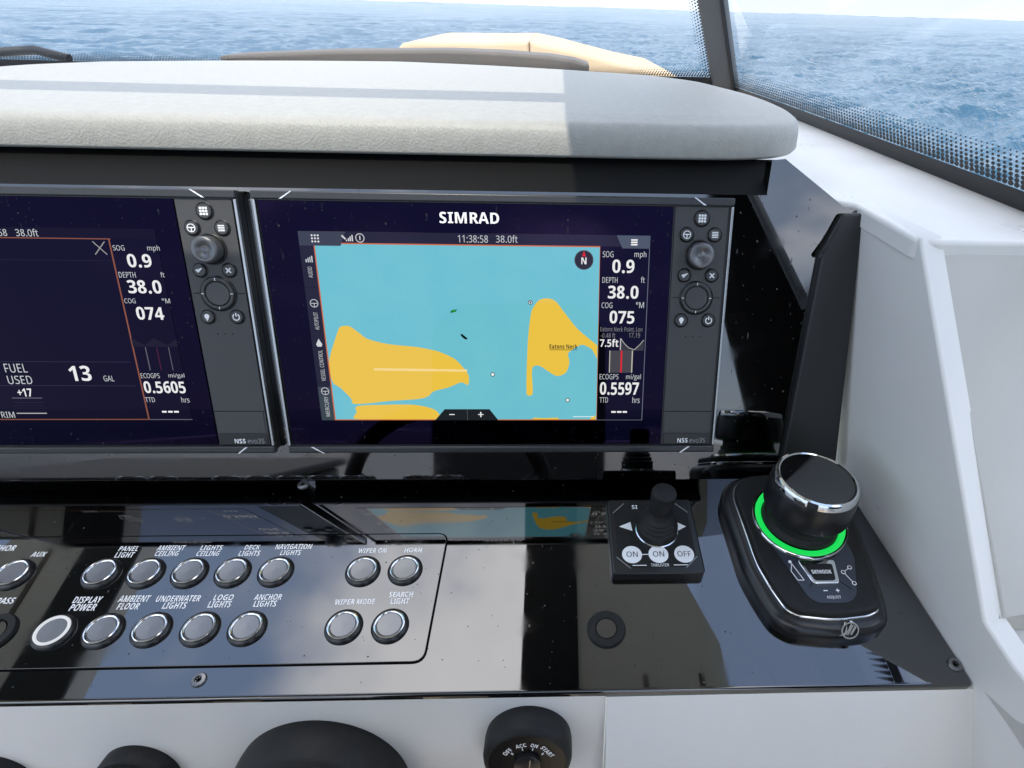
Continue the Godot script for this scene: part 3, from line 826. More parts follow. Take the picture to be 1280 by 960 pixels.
func joystick() -> void:
	var t := thing("engine_joystick", "black engine joystick with chrome trim and glowing green ring", "joystick", PANEL)
	var foot := rounded(pts([0.176, -0.040, 0.179, -0.098, 0.180, -0.127, 0.188, -0.158, 0.197, -0.182, 0.212, -0.193, 0.250, -0.198, 0.286, -0.194, 0.303, -0.186, 0.309, -0.165, 0.314, -0.120, 0.318, -0.060, 0.306, -0.016, 0.280, -0.004, 0.215, -0.004, 0.187, -0.016]), 0.012)
	part("base", prism(Shape.new(), foot, 0.0, 0.0175, 0.010), M.satin_black, t)
	var deck := inset(ccw(foot.duplicate()), 0.0125)
	var rim := inset(ccw(foot.duplicate()), 0.0112)
	part("chrome_trim", prism(Shape.new(), rim, 0.012, 0.0212, 0.0016), M.chrome, t)
	part("deck", prism(Shape.new(), deck, 0.014, 0.0282, 0.0040), M.soft_black, t)
	var c := Vector3(0.2475, -0.0800, 0.0282)
	var top := hub("control_head", t, c)
	part("chrome_collar", lathe(Shape.new(), [Vector2(0.0485, -0.002), Vector2(0.0482, 0.0020), Vector2(0.0470, 0.0032), Vector2(0.0452, 0.0026)], 72), M.chrome, top)
	part("light_ring", lathe(Shape.new(), [Vector2(0.0452, 0.0), Vector2(0.0450, 0.0030), Vector2(0.0425, 0.0036), Vector2(0.0395, 0.0030), Vector2(0.0390, 0.0)], 72), M.ring_green, top, "glowing green light ring under the knob")
	var lean := Basis(Vector3(0, 1, 0), 0.06) * Basis(Vector3(1, 0, 0), -0.10)
	var up := Transform3D(lean, Vector3(0, 0, 0))
	part("boot", lathe(Shape.new(), [Vector2(0.0388, 0.0), Vector2(0.0372, 0.0060), Vector2(0.0352, 0.0075), Vector2(0.0350, 0.0120), Vector2(0.0330, 0.0135), Vector2(0.0325, 0.0190), Vector2(0.0330, 0.0230)], 64, up), M.soft_black, top)
	part("knob", lathe(Shape.new(), [Vector2(0.0330, 0.0200), Vector2(0.0395, 0.0205), Vector2(0.0425, 0.0225), Vector2(0.0432, 0.0260), Vector2(0.0428, 0.0420), Vector2(0.0420, 0.0500), Vector2(0.0408, 0.0530)], 72, up), M.satin_black, top)
	part("knob_trim", lathe(Shape.new(), [Vector2(0.0409, 0.0525), Vector2(0.0406, 0.0560), Vector2(0.0392, 0.0588), Vector2(0.0370, 0.0596), Vector2(0.0358, 0.0588)], 72, up), M.chrome, top)
	part("knob_top", lathe(Shape.new(), [Vector2(0.0359, 0.0580), Vector2(0.0352, 0.0588), Vector2(0.0200, 0.0596), Vector2(0.00001, 0.0598)], 72, up), M.gloss_black, top)
	# key field below the knob
	var k := hub("keypad", t, Vector3(0, 0, 0.0282))
	part("film", prism(Shape.new(), rounded(pts([0.2090, -0.1070, 0.2285, -0.1680, 0.2360, -0.1735, 0.2650, -0.1735, 0.2745, -0.1660, 0.2880, -0.1250, 0.2860, -0.1020, 0.2700, -0.1250, 0.2475, -0.1320, 0.2250, -0.1250]), 0.006), -0.001, 0.0006), M.keypad_blue, k)
	part("key_frame", prism(Shape.new(), rounded(pts([0.2290, -0.1290, 0.2660, -0.1290, 0.2620, -0.1550, 0.2370, -0.1550]), 0.004), 0.0004, 0.0028, 0.001), M.chrome, k)
	part("key", prism(Shape.new(), rounded(pts([0.2335, -0.1340, 0.2618, -0.1340, 0.2590, -0.1520, 0.2392, -0.1520]), 0.003), 0.001, 0.0036, 0.0008), M.soft_black, k)
	part("lettering", letters("SKYHOOK", Vector3(0.2480, -0.1432, 0.0038), 0.0190, 0.0042, true), M.white_print, k)
	part("lettering", letters("ADJUST", Vector3(0.2520, -0.1682, 0.0008), 0.0135, 0.0036, false), M.white_print, k)
	part("lettering", letters("-", Vector3(0.2465, -0.1612, 0.0008), 0.0040, 0.0010, true), M.white_print, k)
	part("lettering", letters("+", Vector3(0.2580, -0.1612, 0.0008), 0.0036, 0.0036, true), M.white_print, k)
	var boat := Shape.new()
	for e in [[0.2235, -0.1320, 0.2300, -0.1500], [0.2300, -0.1500, 0.2240, -0.1500], [0.2240, -0.1500, 0.2205, -0.1400], [0.2205, -0.1400, 0.2235, -0.1320]]:
		bar_flat(boat, Vector2(e[0], e[1]), Vector2(e[2], e[3]), 0.0006, 0.0005, 0.0009)
	prism(boat, disc(0.0016, Vector2(0.2225, -0.1300), 12), 0.0005, 0.0009)
	part("boat_symbol", boat, M.white_print, k)
	var nodes := Shape.new()
	for e in [[0.2705, -0.1420], [0.2785, -0.1370], [0.2765, -0.1540]]:
		var r := Shape.new()
		ring_shape(r, 0.0021, 0.0015, 0.0004, 0.0009)
		r.turned(Transform3D(Basis.IDENTITY, Vector3(e[0], e[1], 0)))
		nodes.v.append_array(r.v)
		nodes.n.append_array(r.n)
		nodes.uv.append_array(r.uv)
	bar_flat(nodes, Vector2(0.2722, -0.1409), Vector2(0.2768, -0.1381), 0.0005, 0.0005, 0.0009)
	bar_flat(nodes, Vector2(0.2715, -0.1439), Vector2(0.2755, -0.1522), 0.0005, 0.0005, 0.0009)
	part("route_symbol", nodes, M.white_print, k)
	for e in [[0.2330, -0.1570, 0.2400, -0.1490], [0.2715, -0.1600, 0.2640, -0.1520]]:
		var g := Shape.new()
		bar_flat(g, Vector2(e[0], e[1]), Vector2(e[2], e[3]), 0.0006, 0.0005, 0.0008)
		part("divider", g, M.groove_black, k)
	# round emblem on the sloping nose of the base
	var em := hub("emblem", t, Vector3(0.2620, -0.1925, 0.0150))
	em.basis = Basis(Vector3(1, 0, 0), 0.95)
	var er := Shape.new()
	ring_shape(er, 0.0082, 0.0068, -0.001, 0.0012)
	part("ring", er, M.chrome, em)
	var ew := Shape.new()
	for e in [[-0.0105, -0.0050, -0.0020, -0.0035, -0.0036, 0.0052, -0.0052, -0.0020], [-0.0018, -0.0046, 0.0030, 0.0056, -0.0008, 0.0046, -0.0032, -0.0030], [0.0012, -0.0046, 0.0056, 0.0030, 0.0038, 0.0050, 0.0000, -0.0030]]:
		prism(ew, pts(e), -0.001, 0.0014)
	part("wave_mark", ew, M.chrome, em)

func bar_flat(s: Shape, a: Vector2, b: Vector2, w: float, z0: float, z1: float) -> void:
	var m := (b - a).normalized().orthogonal() * w / 2
	prism(s, PackedVector2Array([a + m, b + m, b - m, a - m]), z0, z1)

func ignition_switch() -> void:
	var t := thing("ignition_switch", "round black ignition switch with white printed key positions", "ignition switch", FRONT * Transform3D(Basis.IDENTITY, Vector3(-0.0265, -0.0440, 0.0)))
	part("body", lathe(Shape.new(), [Vector2(0.0372, 0), Vector2(0.0378, 0.004), Vector2(0.0378, 0.018), Vector2(0.0366, 0.0222), Vector2(0.0345, 0.0245), Vector2(0.0325, 0.0250)], 64), M.soft_black, t)
	part("face", lathe(Shape.new(), [Vector2(0.0326, 0.0244), Vector2(0.0200, 0.0238), Vector2(0.00001, 0.0236)], 64), M.plate_black, t)
	for e in [["OFF", 2.42], ["ACC", 1.80], ["ON", 1.28], ["START", 0.66]]:
		var d := Vector2.from_angle(e[1]) * 0.0215
		part("lettering", letters(e[0], Vector3(d.x, d.y, 0.0248), 0.0030 * e[0].length(), 0.0042, true, e[1] - PI / 2), M.white_print, t)
		var d2 := Vector2.from_angle(e[1]) * 0.0165
		part("mark", prism(Shape.new(), rrect(0.0007, 0.0022, 0.0002), 0.0238, 0.0247, 0.0, Transform3D(Basis(Vector3(0, 0, 1), e[1] - PI / 2), Vector3(d2.x, d2.y, 0))), M.white_print, t)
	var k := hub("key_barrel", t, Vector3(0, 0, 0.0238))
	part("barrel", lathe(Shape.new(), [Vector2(0.0112, 0), Vector2(0.0110, 0.0030), Vector2(0.0098, 0.0036), Vector2(0.00001, 0.0034)], 40), M.satin_black, k)
	part("pointer", prism(Shape.new(), rrect(0.0009, 0.0105, 0.0003, Vector2(0.002, 0.002)), 0.0034, 0.0040, 0.0, Transform3D(Basis(Vector3(0, 0, 1), -0.08), Vector3.ZERO)), M.steel_ring, k)

func round_cover(label: String, at: Vector2, r: float) -> void:
	var t := thing("socket_cover", label, "cover", FRONT * Transform3D(Basis.IDENTITY, Vector3(at.x, at.y, 0.0)))
	part("flange", lathe(Shape.new(), [Vector2(r, 0), Vector2(r, 0.012), Vector2(r - 0.002, 0.015), Vector2(r - 0.005, 0.0155)], 56), M.soft_black, t)
	part("lid", lathe(Shape.new(), [Vector2(r - 0.005, 0.013), Vector2(r - 0.007, 0.0175), Vector2(r * 0.5, 0.020), Vector2(0.00001, 0.0208)], 56), M.soft_black, t)

func steering_wheel() -> void:
	var t := thing("steering_wheel", "black steering wheel whose round hub shows below the button panel", "steering wheel", FRONT * Transform3D(Basis.IDENTITY, Vector3(-0.2090, -0.0930, 0.0)))
	part("column_cover", lathe(Shape.new(), [Vector2(0.0745, 0), Vector2(0.0752, 0.006), Vector2(0.0752, 0.030), Vector2(0.0735, 0.0365), Vector2(0.0712, 0.0385), Vector2(0.0690, 0.0372)], 80), M.soft_black, t)
	part("hub_cap", lathe(Shape.new(), [Vector2(0.0692, 0.036), Vector2(0.0640, 0.0400), Vector2(0.0450, 0.0440), Vector2(0.0200, 0.0460), Vector2(0.00001, 0.0465)], 80), M.soft_black, t)
	var ring := PackedVector3Array()
	for i in 64:
		ring.append(Vector3(cos(TAU * i / 64) * 0.185, sin(TAU * i / 64) * 0.180, 0.195))
	part("rim", tube(Shape.new(), ring, 0.015, 14, true), M.soft_black, t)
	for a in [0.25, PI - 0.25, -PI / 2]:
		var d := Vector3(cos(a), sin(a), 0)
		part("spoke", tube(Shape.new(), PackedVector3Array([Vector3(0, 0, 0.042) + d * 0.03, Vector3(0, 0, 0.110) + d * 0.09, Vector3(0, 0, 0.185) + d * 0.165, Vector3(0, 0, 0.194) + d * 0.178]), 0.011, 10), M.satin_black, t)

# ---------------------------------------------------------------- the moulded helm
func helm() -> void:
	var f := thing("dash_fascia", "upright glossy black dash fascia around the two displays", "dashboard", SCREEN)
	# world x = local x - 0.0815; the sheet lies 12 mm behind the display glass
	part("sheet", prism(Shape.new(), pts([-1.07, -0.178, 0.4000, -0.178, 0.3885, 0.124, 0.372, 0.1268, 0.305, 0.1715, 0.292, 0.1700, 0.290, 0.1382, -1.07, 0.1360]), -0.030, -0.012, 0.0), M.gloss_fascia, f)
	part("side_trim", prism(Shape.new(), rounded(pts([0.367, 0.1215, 0.3885, 0.1215, 0.4000, -0.153, 0.336, -0.153, 0.3505, 0.0795, 0.3465, 0.0765]), 0.003), -0.0125, -0.0035, 0.003), M.matte_black, f)
	var sh := Shape.new()
	var inv := SCREEN.affine_inverse()
	sh.face(inv * Vector3(-1.15, 2.4478, -0.5885), inv * Vector3(0.2085, 2.4499, -0.5888), inv * Vector3(0.236, 2.4710, -0.650), inv * Vector3(-1.15, 2.4715, -0.650), Vector3(0, 1, 1))
	part("top_shelf", sh, M.shelf_black, f)
	var c := thing("helm_console", "white moulded helm console around the black panels", "console", Transform3D(Basis.IDENTITY, Vector3(0, 1.0, -0.30)))
	# front below the switch panel, on the port side of the corner
	var s := Shape.new()
	var far := -0.36
	var fp := func(x: float, y: float, h: float) -> Vector3:
		return c.transform.affine_inverse() * (FRONT * Vector3(x, y, h))
	s.face(fp.call(-1.2, 0.006, 0), fp.call(0.040, 0.006, 0), fp.call(0.040, far, 0), fp.call(-1.2, far, 0), Vector3(0, 0.2, 1))
	s.face(fp.call(-1.2, far, 0), fp.call(0.040, far, 0), fp.call(0.040, -1.06, -0.10), fp.call(-1.2, -1.06, -0.10), Vector3(0, 0, 1))
	part("front_face", s, M.gelcoat, c)
	s = Shape.new()
	var bulge := 0.085
	s.face(fp.call(0.0405, 0.004, 0.002), fp.call(0.47, 0.004, 0.002), fp.call(0.47, far, bulge), fp.call(0.0405, far, bulge), Vector3(0, 0.2, 1))
	s.face(fp.call(0.0405, 0.004, 0.002), fp.call(0.0405, far, bulge), fp.call(0.0405, far, -0.03), fp.call(0.0405, 0.004, -0.03), Vector3(-1, 0, 0))
	s.face(fp.call(0.0405, far, bulge), fp.call(0.47, far, bulge), fp.call(0.47, -1.06, -0.05), fp.call(0.0405, -1.06, -0.05), Vector3(0, 0, 1))
	part("raised_face", s, M.gelcoat, c)
	# starboard wall: rises from the panel's right edge
	var o := Vector3(0.3309, 2.153, -0.5225)
	var wn := Vector3(-0.9915, -0.0706, 0.1092).normalized()
	var wy := (Vector3.UP - wn * wn.y).normalized()
	var wx := wy.cross(wn).normalized()
	var wall := Transform3D(Basis(wx, wy, wn), o)
	var outline := PackedVector2Array()
	for q in [Vector3(0.3033, 2.4408, -0.605), Vector3(0.3144, 2.4420, -0.4854), Vector3(0.3552, 2.1864, -0.2799), Vector3(0.3590, 2.1800, -0.2450), Vector3(0.375, 2.1800, 0.10), Vector3(0.40, 1.05, 0.10), Vector3(0.40, 1.05, -0.62), Vector3(0.32, 2.13, -0.62)]:
		var l: Vector3 = wall.affine_inverse() * q
		outline.append(Vector2(l.x, l.y))
	part("side_wall", prism(Shape.new(), outline, -0.020, 0.0, 0.003, c.transform.affine_inverse() * wall), M.gelcoat, c)
	# ledge under the side window
	var ledge := pts([0.245, 1.56, 0.245, 0.640, 0.288, 0.6015, 0.303, 0.592, 0.3120, 0.4865, 0.330, 0.4800, 0.486, 0.4800, 0.478, 0.60, 0.418, 1.56])
	var flat := Transform3D(Basis(Vector3(1, 0, 0), Vector3(0, 0, -1), Vector3(0, 1, 0)), Vector3.ZERO)
	part("window_ledge", prism(Shape.new(), rounded(ledge, 0.006), 2.4245, 2.4420, 0.005, c.transform.affine_inverse() * flat), M.gelcoat, c)
	# raked side panel and the arm rest under it
	var p1 := Vector3(0.3150, 2.4260, -0.4800)
	var p2 := Vector3(0.3552, 2.1864, -0.2799)
	var ey := (p1 - p2).normalized()
	var ex := Vector3(1, 0, 0)
	var en := ex.cross(ey).normalized()
	var rake := Transform3D(Basis((ey.cross(en)).normalized(), ey, en), p2)
	var long := p1.distance_to(p2)
	var sp := thing("side_cushion", "warm grey raked side panel below the starboard window", "cushion panel", rake)
	part("border", prism(Shape.new(), pts([0.002, 0.0, 0.016, 0.0, 0.0175, long, 0.002, long]), -0.02, -0.0005, 0.001), M.border_vinyl, sp)
	part("panel", prism(Shape.new(), pts([0.0165, 0.001, 0.30, 0.001, 0.30, long, 0.018, long]), -0.02, 0.0025, 0.0022), M.side_vinyl, sp)
	var ar := thing("arm_rest", "warm grey arm rest ending at the lower right side panel", "arm rest", Transform3D(Basis.IDENTITY, Vector3(0.36, 2.18, -0.28)))
	part("top", prism(Shape.new(), rounded(pts([0.0, -0.0, 0.005, -0.06, 0.012, -0.40, 0.26, -0.40, 0.26, -0.0]), 0.004), -0.05, -0.001, 0.004, flat), M.side_vinyl, ar)

func dash_pad() -> void:
	# outline in plan (x, depth ahead), rounded nose at both ends
	var right := [0.14, 0.630, 0.190, 0.633, 0.230, 0.645, 0.256, 0.668, 0.273, 0.705, 0.283, 0.760, 0.284, 0.840, 0.277, 0.920, 0.238, 1.076, 0.170, 1.162, 0.0, 1.240, -0.14, 1.285]
	var p := pts(right)
	p.append(Vector2(-0.31, 1.317))
	var k := right.size() / 2
	for i in k:
		var q := Vector2(right[2 * (k - 1 - i)], right[2 * (k - 1 - i) + 1])
		p.append(Vector2(-0.60 - q.x, q.y))
	p = ccw(rounded(p, 0.03, 3))
	var t := thing("dash_pad", "long pale grey vinyl pad along the top of the dash", "dash pad", Transform3D(Basis.IDENTITY, Vector3(-0.3, 2.4712, -0.9)))
	var place := Transform3D(Basis(Vector3(1, 0, 0), Vector3(0, 0, -1), Vector3(0, 1, 0)), Vector3(0.3, -2.4712, 0.9))
	var s := Shape.new()
	var prof := [[0.010, 2.4712], [0.003, 2.4728], [0.0, 2.4760], [0.0010, 2.4900], [0.0022, 2.4965], [0.0050, 2.5015], [0.0095, 2.5042], [0.0160, 2.5054], [0.0500, 2.5078]]
	var rings: Array = []
	for e in prof:
		rings.append([inset(p, e[0]), e[1]])
	for r in rings.size() - 1:
		var lo: PackedVector2Array = rings[r][0]
		var hi: PackedVector2Array = rings[r + 1][0]
		for i in p.size():
			var j := (i + 1) % p.size()
			var na := pad_normal(rings, r, i)
			var nb := pad_normal(rings, r, j)
			var nc := pad_normal(rings, r + 1, j)
			var nd := pad_normal(rings, r + 1, i)
			s.quad(place * Vector3(lo[i].x, lo[i].y, rings[r][1]), place * Vector3(lo[j].x, lo[j].y, rings[r][1]), place * Vector3(hi[j].x, hi[j].y, rings[r + 1][1]), place * Vector3(hi[i].x, hi[i].y, rings[r + 1][1]), place.basis * na, place.basis * nb, place.basis * nc, place.basis * nd)
	for cap in [[rings[-1], 1.0], [rings[0], -1.0]]:
		var ring: PackedVector2Array = cap[0][0]
		var idx := Geometry2D.triangulate_polygon(ring)
		var n: Vector3 = place.basis * Vector3(0, 0, cap[1])
		for i in range(0, idx.size(), 3):
			s.tri(place * Vector3(ring[idx[i]].x, ring[idx[i]].y, cap[0][1]), place * Vector3(ring[idx[i + 1]].x, ring[idx[i + 1]].y, cap[0][1]), place * Vector3(ring[idx[i + 2]].x, ring[idx[i + 2]].y, cap[0][1]), n, n, n)
	part("vinyl_cover", s, M.pad_vinyl, t)

func pad_normal(rings: Array, r: int, i: int) -> Vector3:
	var ring: PackedVector2Array = rings[r][0]
	var k := ring.size()
	var d := (ring[(i + 1) % k] - ring[(i + k - 1) % k]).normalized()
	var out := Vector2(d.y, -d.x)
	var a: Array = rings[maxi(r - 1, 0)]
	var b: Array = rings[mini(r + 1, rings.size() - 1)]
	var run: float = (a[0][i] - b[0][i]).dot(out)
	var rise: float = b[1] - a[1]
	return Vector3(out.x * rise, out.y * rise, run).normalized()

# ---------------------------------------------------------------- glass, frames, roof
# the starboard pane as a gently twisted sheet: u along the boat, v up
func side_pane(u: float, v: float) -> Vector3:
	var z := lerpf(-1.524, 0.02, u)
	var foot := Vector3(0.407 + 0.0644 * (z + 1.524), 2.442, z)
	var lean := lerpf(-0.282, -0.073, smoothstep(0.0, 0.24, u))
	return foot + Vector3(lean, 0.608, lerpf(0.324, 0.43, u)) * v

func front_pane(u: float, v: float) -> Vector3:   # u from the port post to the starboard post
	var a := Vector3(-1.60, 2.442, -1.53).lerp(Vector3(0.383, 2.442, -1.53), u)
	var b := Vector3(-1.32, 3.05, -1.20).lerp(Vector3(0.10, 3.05, -1.20), u)
	return a.lerp(b, v)

func sheet(f: Callable, nu: int, nv: int, lift := 0.0, u0 := 0.0, u1 := 1.0, v0 := 0.0, v1 := 1.0) -> Shape:
	var s := Shape.new()
	for i in nu:
		for j in nv:
			var q: Array = []
			var nn: Array = []
			for c in [[0, 0], [1, 0], [1, 1], [0, 1]]:
				var u: float = lerpf(u0, u1, float(i + c[0]) / nu)
				var v: float = lerpf(v0, v1, float(j + c[1]) / nv)
				var n := sheet_normal(f, u, v)
				q.append(f.call(u, v) + n * lift)
				nn.append(n)
			s.quad(q[0], q[1], q[2], q[3], nn[0], nn[1], nn[2], nn[3])
	return s

func sheet_normal(f: Callable, u: float, v: float) -> Vector3:
	var du: Vector3 = f.call(u + 0.01, v) - f.call(u - 0.01, v)
	var dv: Vector3 = f.call(u, v + 0.01) - f.call(u, v - 0.01)
	var n := du.cross(dv).normalized()
	var inward := Vector3(-0.6, 2.6, 0.2) - (f.call(u, v) as Vector3)
	return n if n.dot(inward) > 0 else -n

# printed dots that thin out away from a band; rows along u or along v
func frit(f: Callable, along_u: bool, from: float, to: float, pitch: float, start: float, reach: float, rows: int, long: float, across: float, big: float, wide := 1.0) -> Shape:
	var s := Shape.new()
	var count := int((to - from) * long / pitch)
	for r in rows:
		var k := (r + 0.5) / rows
		var rad := big * (1.0 - 0.72 * k)
		for i in count:
			var a := from + (to - from) * (i + (0.5 if r % 2 else 0.0)) / count
			var b: float = (start + k * reach) / across
			var u := a if along_u else b
			var v := b if along_u else a
			var n := sheet_normal(f, u, v)
			var p: Vector3 = f.call(u, v) + n * 0.0008
			var du := ((f.call(u + 0.01, v) - f.call(u - 0.01, v)) as Vector3).normalized()
			var dv := n.cross(du)
			for j in 8:
				var a0 := TAU * j / 8
				var a1 := TAU * (j + 1) / 8
				s.tri(p, p + (du * cos(a0) * wide + dv * sin(a0)) * rad, p + (du * cos(a1) * wide + dv * sin(a1)) * rad, n, n, n)
	return s

func stuff(o: Node, label: String) -> void:
	o.set_meta("kind", "stuff")
	o.set_meta("label", label)

func windows() -> void:
	var t := thing("side_window", "starboard side window with a dotted black edge, sea beyond", "window", Transform3D(Basis.IDENTITY, Vector3(0.45, 2.44, -0.6)))
	var back := Transform3D(Basis.IDENTITY, -Vector3(0.45, 2.44, -0.6))
	part("pane", sheet(side_pane, 24, 8).turned(back), M.window_glass, t)
	part("edge_band", sheet(side_pane, 24, 1, 0.0010, 0.0, 1.0, 0.0, 0.030).turned(back), M.frit_black, t)
	stuff(part("frit_dots", frit(side_pane, true, 0.02, 1.0, 0.0088, 0.0210, 0.036, 8, 1.55, 0.66, 0.0027, 1.65).turned(back), M.frit_black, t), "rows of printed black dots along the window's lower edge")
	stuff(part("frit_dots", frit(side_pane, false, 0.04, 1.0, 0.0062, 0.016, 0.020, 4, 0.66, 1.55, 0.0030).turned(back), M.frit_black, t), "printed black dots beside the post")
	stuff(part("frit_dots", frit(func(u, v): return side_pane(1.0 - u, v), false, 0.04, 1.0, 0.0075, 0.004, 0.040, 6, 0.74, 1.55, 0.0038).turned(back), M.frit_black, t), "printed black dots at the window's rear edge")
	t = thing("windshield", "slanted windshield pane above the dash pad", "windshield", Transform3D(Basis.IDENTITY, Vector3(-0.6, 2.44, -1.53)))
	back = Transform3D(Basis.IDENTITY, -Vector3(-0.6, 2.44, -1.53))
	part("pane", sheet(front_pane, 8, 8).turned(back), M.window_glass, t)
	part("edge_band", sheet(front_pane, 8, 1, 0.0010, 0.0, 1.0, 0.0, 0.055).turned(back), M.frit_black, t)
	stuff(part("frit_dots", frit(front_pane, true, 0.0, 1.0, 0.0062, 0.042, 0.022, 5, 1.95, 0.75, 0.0026).turned(back), M.frit_black, t), "rows of printed black dots along the windshield's lower edge")
	stuff(part("frit_dots", frit(func(u, v): return front_pane(1.0 - u, v), false, 0.05, 1.0, 0.0062, 0.010, 0.028, 5, 0.70, 1.75, 0.0030).turned(back), M.frit_black, t), "printed black dots beside the post")
	# the post between the two panes
	t = thing("window_post", "dark grey post between windshield and starboard window", "window post", Transform3D(Basis.IDENTITY, Vector3(0.395, 2.44, -1.53)))
	var base := Vector3(0.395, 2.44, -1.53)
	var top := Vector3(0.1125, 3.05, -1.20)
	var d := (top - base).normalized()
	var sx_ := (Vector3(1, 0, 0.30) - d * d.dot(Vector3(1, 0, 0.30))).normalized()
	var post := Transform3D(Basis(sx_, d.cross(sx_), d), Vector3.ZERO)
	part("post", prism(Shape.new(), rrect(0.052, 0.040, 0.010), -0.02, top.distance_to(base) + 0.02, 0.0, post), M.post_grey, t)
	part("seal", prism(Shape.new(), rrect(0.008, 0.046, 0.003, Vector2(0.024, -0.004)), -0.02, top.distance_to(base) + 0.02, 0.0, post), M.matte_black, t)
	# raked black pillar behind the side window
	t = thing("side_pillar", "broad raked black pillar behind the starboard window", "pillar", Transform3D(Basis.IDENTITY, Vector3(0.52, 2.1, 0.3)))
	var s := Shape.new()
	var q: Array = []
	for e in [[0.505, 2.10, -0.22], [0.505, 2.442, 0.025], [0.434, 3.05, 0.455], [0.50, 3.05, 0.80], [0.555, 2.56, 0.78], [0.54, 2.10, 0.40]]:
		q.append(Vector3(e[0], e[1], e[2]) - Vector3(0.52, 2.1, 0.3))
	var th := Vector3(0.03, 0, 0)
	for e in [[0, 1, 5], [1, 4, 5], [1, 2, 4], [2, 3, 4]]:
		var n: Vector3 = (q[e[1]] - q[e[0]]).cross(q[e[2]] - q[e[0]]).normalized()
		n = n if n.x < 0 else -n
		s.tri(q[e[0]], q[e[1]], q[e[2]], n, n, n)
		s.tri(q[e[0]] + th, q[e[1]] + th, q[e[2]] + th, -n, -n, -n)
	for i in 6:
		var j := (i + 1) % 6
		s.face(q[i], q[j], q[j] + th, q[i] + th, (q[i] + q[j]) / 2 - Vector3(0, 0.45, 0.2))
	part("panel", s, M.pillar_black, t)

func hardtop() -> void:
	var t := thing("hardtop", "beige-lined hardtop over the helm with an open sunroof", "roof", Transform3D(Basis.IDENTITY, Vector3(-0.6, 3.05, 0.0)))
	var flat := Transform3D(Basis(Vector3(1, 0, 0), Vector3(0, 0, -1), Vector3(0, 1, 0)), Vector3(0.6, -3.05, 0.0))
	# plan outline: x, depth ahead
	var s := Shape.new()
	var f0 := 1.13    # forward edge of the opening
	var a0 := 0.115   # its after edge
	var pl := -1.12
	var pr := -0.090
	for e in [[-1.34, 1.25, 0.14, 1.25, 0.205, f0, -1.405, f0], [pr, f0, 0.205, f0, 0.40, 0.62, 0.42, a0, pr, a0], [-1.405, f0, pl, f0, pl, a0, -1.675, a0, -1.65, 0.42], [-1.675, a0, 0.42, a0, 0.50, -0.80, -1.72, -0.80]]:
		prism(s, pts(e), 3.05, 3.11, 0.0, flat)
	part("shell", s, M.headliner, t)
	for e in [[pr, f0 + 0.10, pr + 0.137, f0 + 0.10, pr + 0.137, a0 - 0.13, pr, a0 - 0.13], [pl - 0.145, f0 + 0.10, pl, f0 + 0.10, pl, a0 - 0.13, pl - 0.145, a0 - 0.13], [pl, f0 + 0.10, pr, f0 + 0.10, pr, f0, pl, f0], [pl, a0, pr, a0, pr, a0 - 0.13, pl, a0 - 0.13]]:
		part("sunroof_frame", prism(Shape.new(), pts(e), 3.042, 3.0495, 0.0, flat), M.frit_black, t)
	part("cross_bar", prism(Shape.new(), pts([pl, 0.493, pr, 0.493, pr, 0.425, pl, 0.425]), 3.046, 3.075, 0.0, flat), M.frit_black, t)
	for x in [0.335, 0.20, -1.36, -1.52]:
		part("lining_seam", prism(Shape.new(), pts([x, 0.55 if x > 0 else 0.9, x + 0.012, 0.55 if x > 0 else 0.9, x + 0.050, -0.75, x + 0.038, -0.75]), 3.0465, 3.0498, 0.0, flat), M.lining_seam, t)

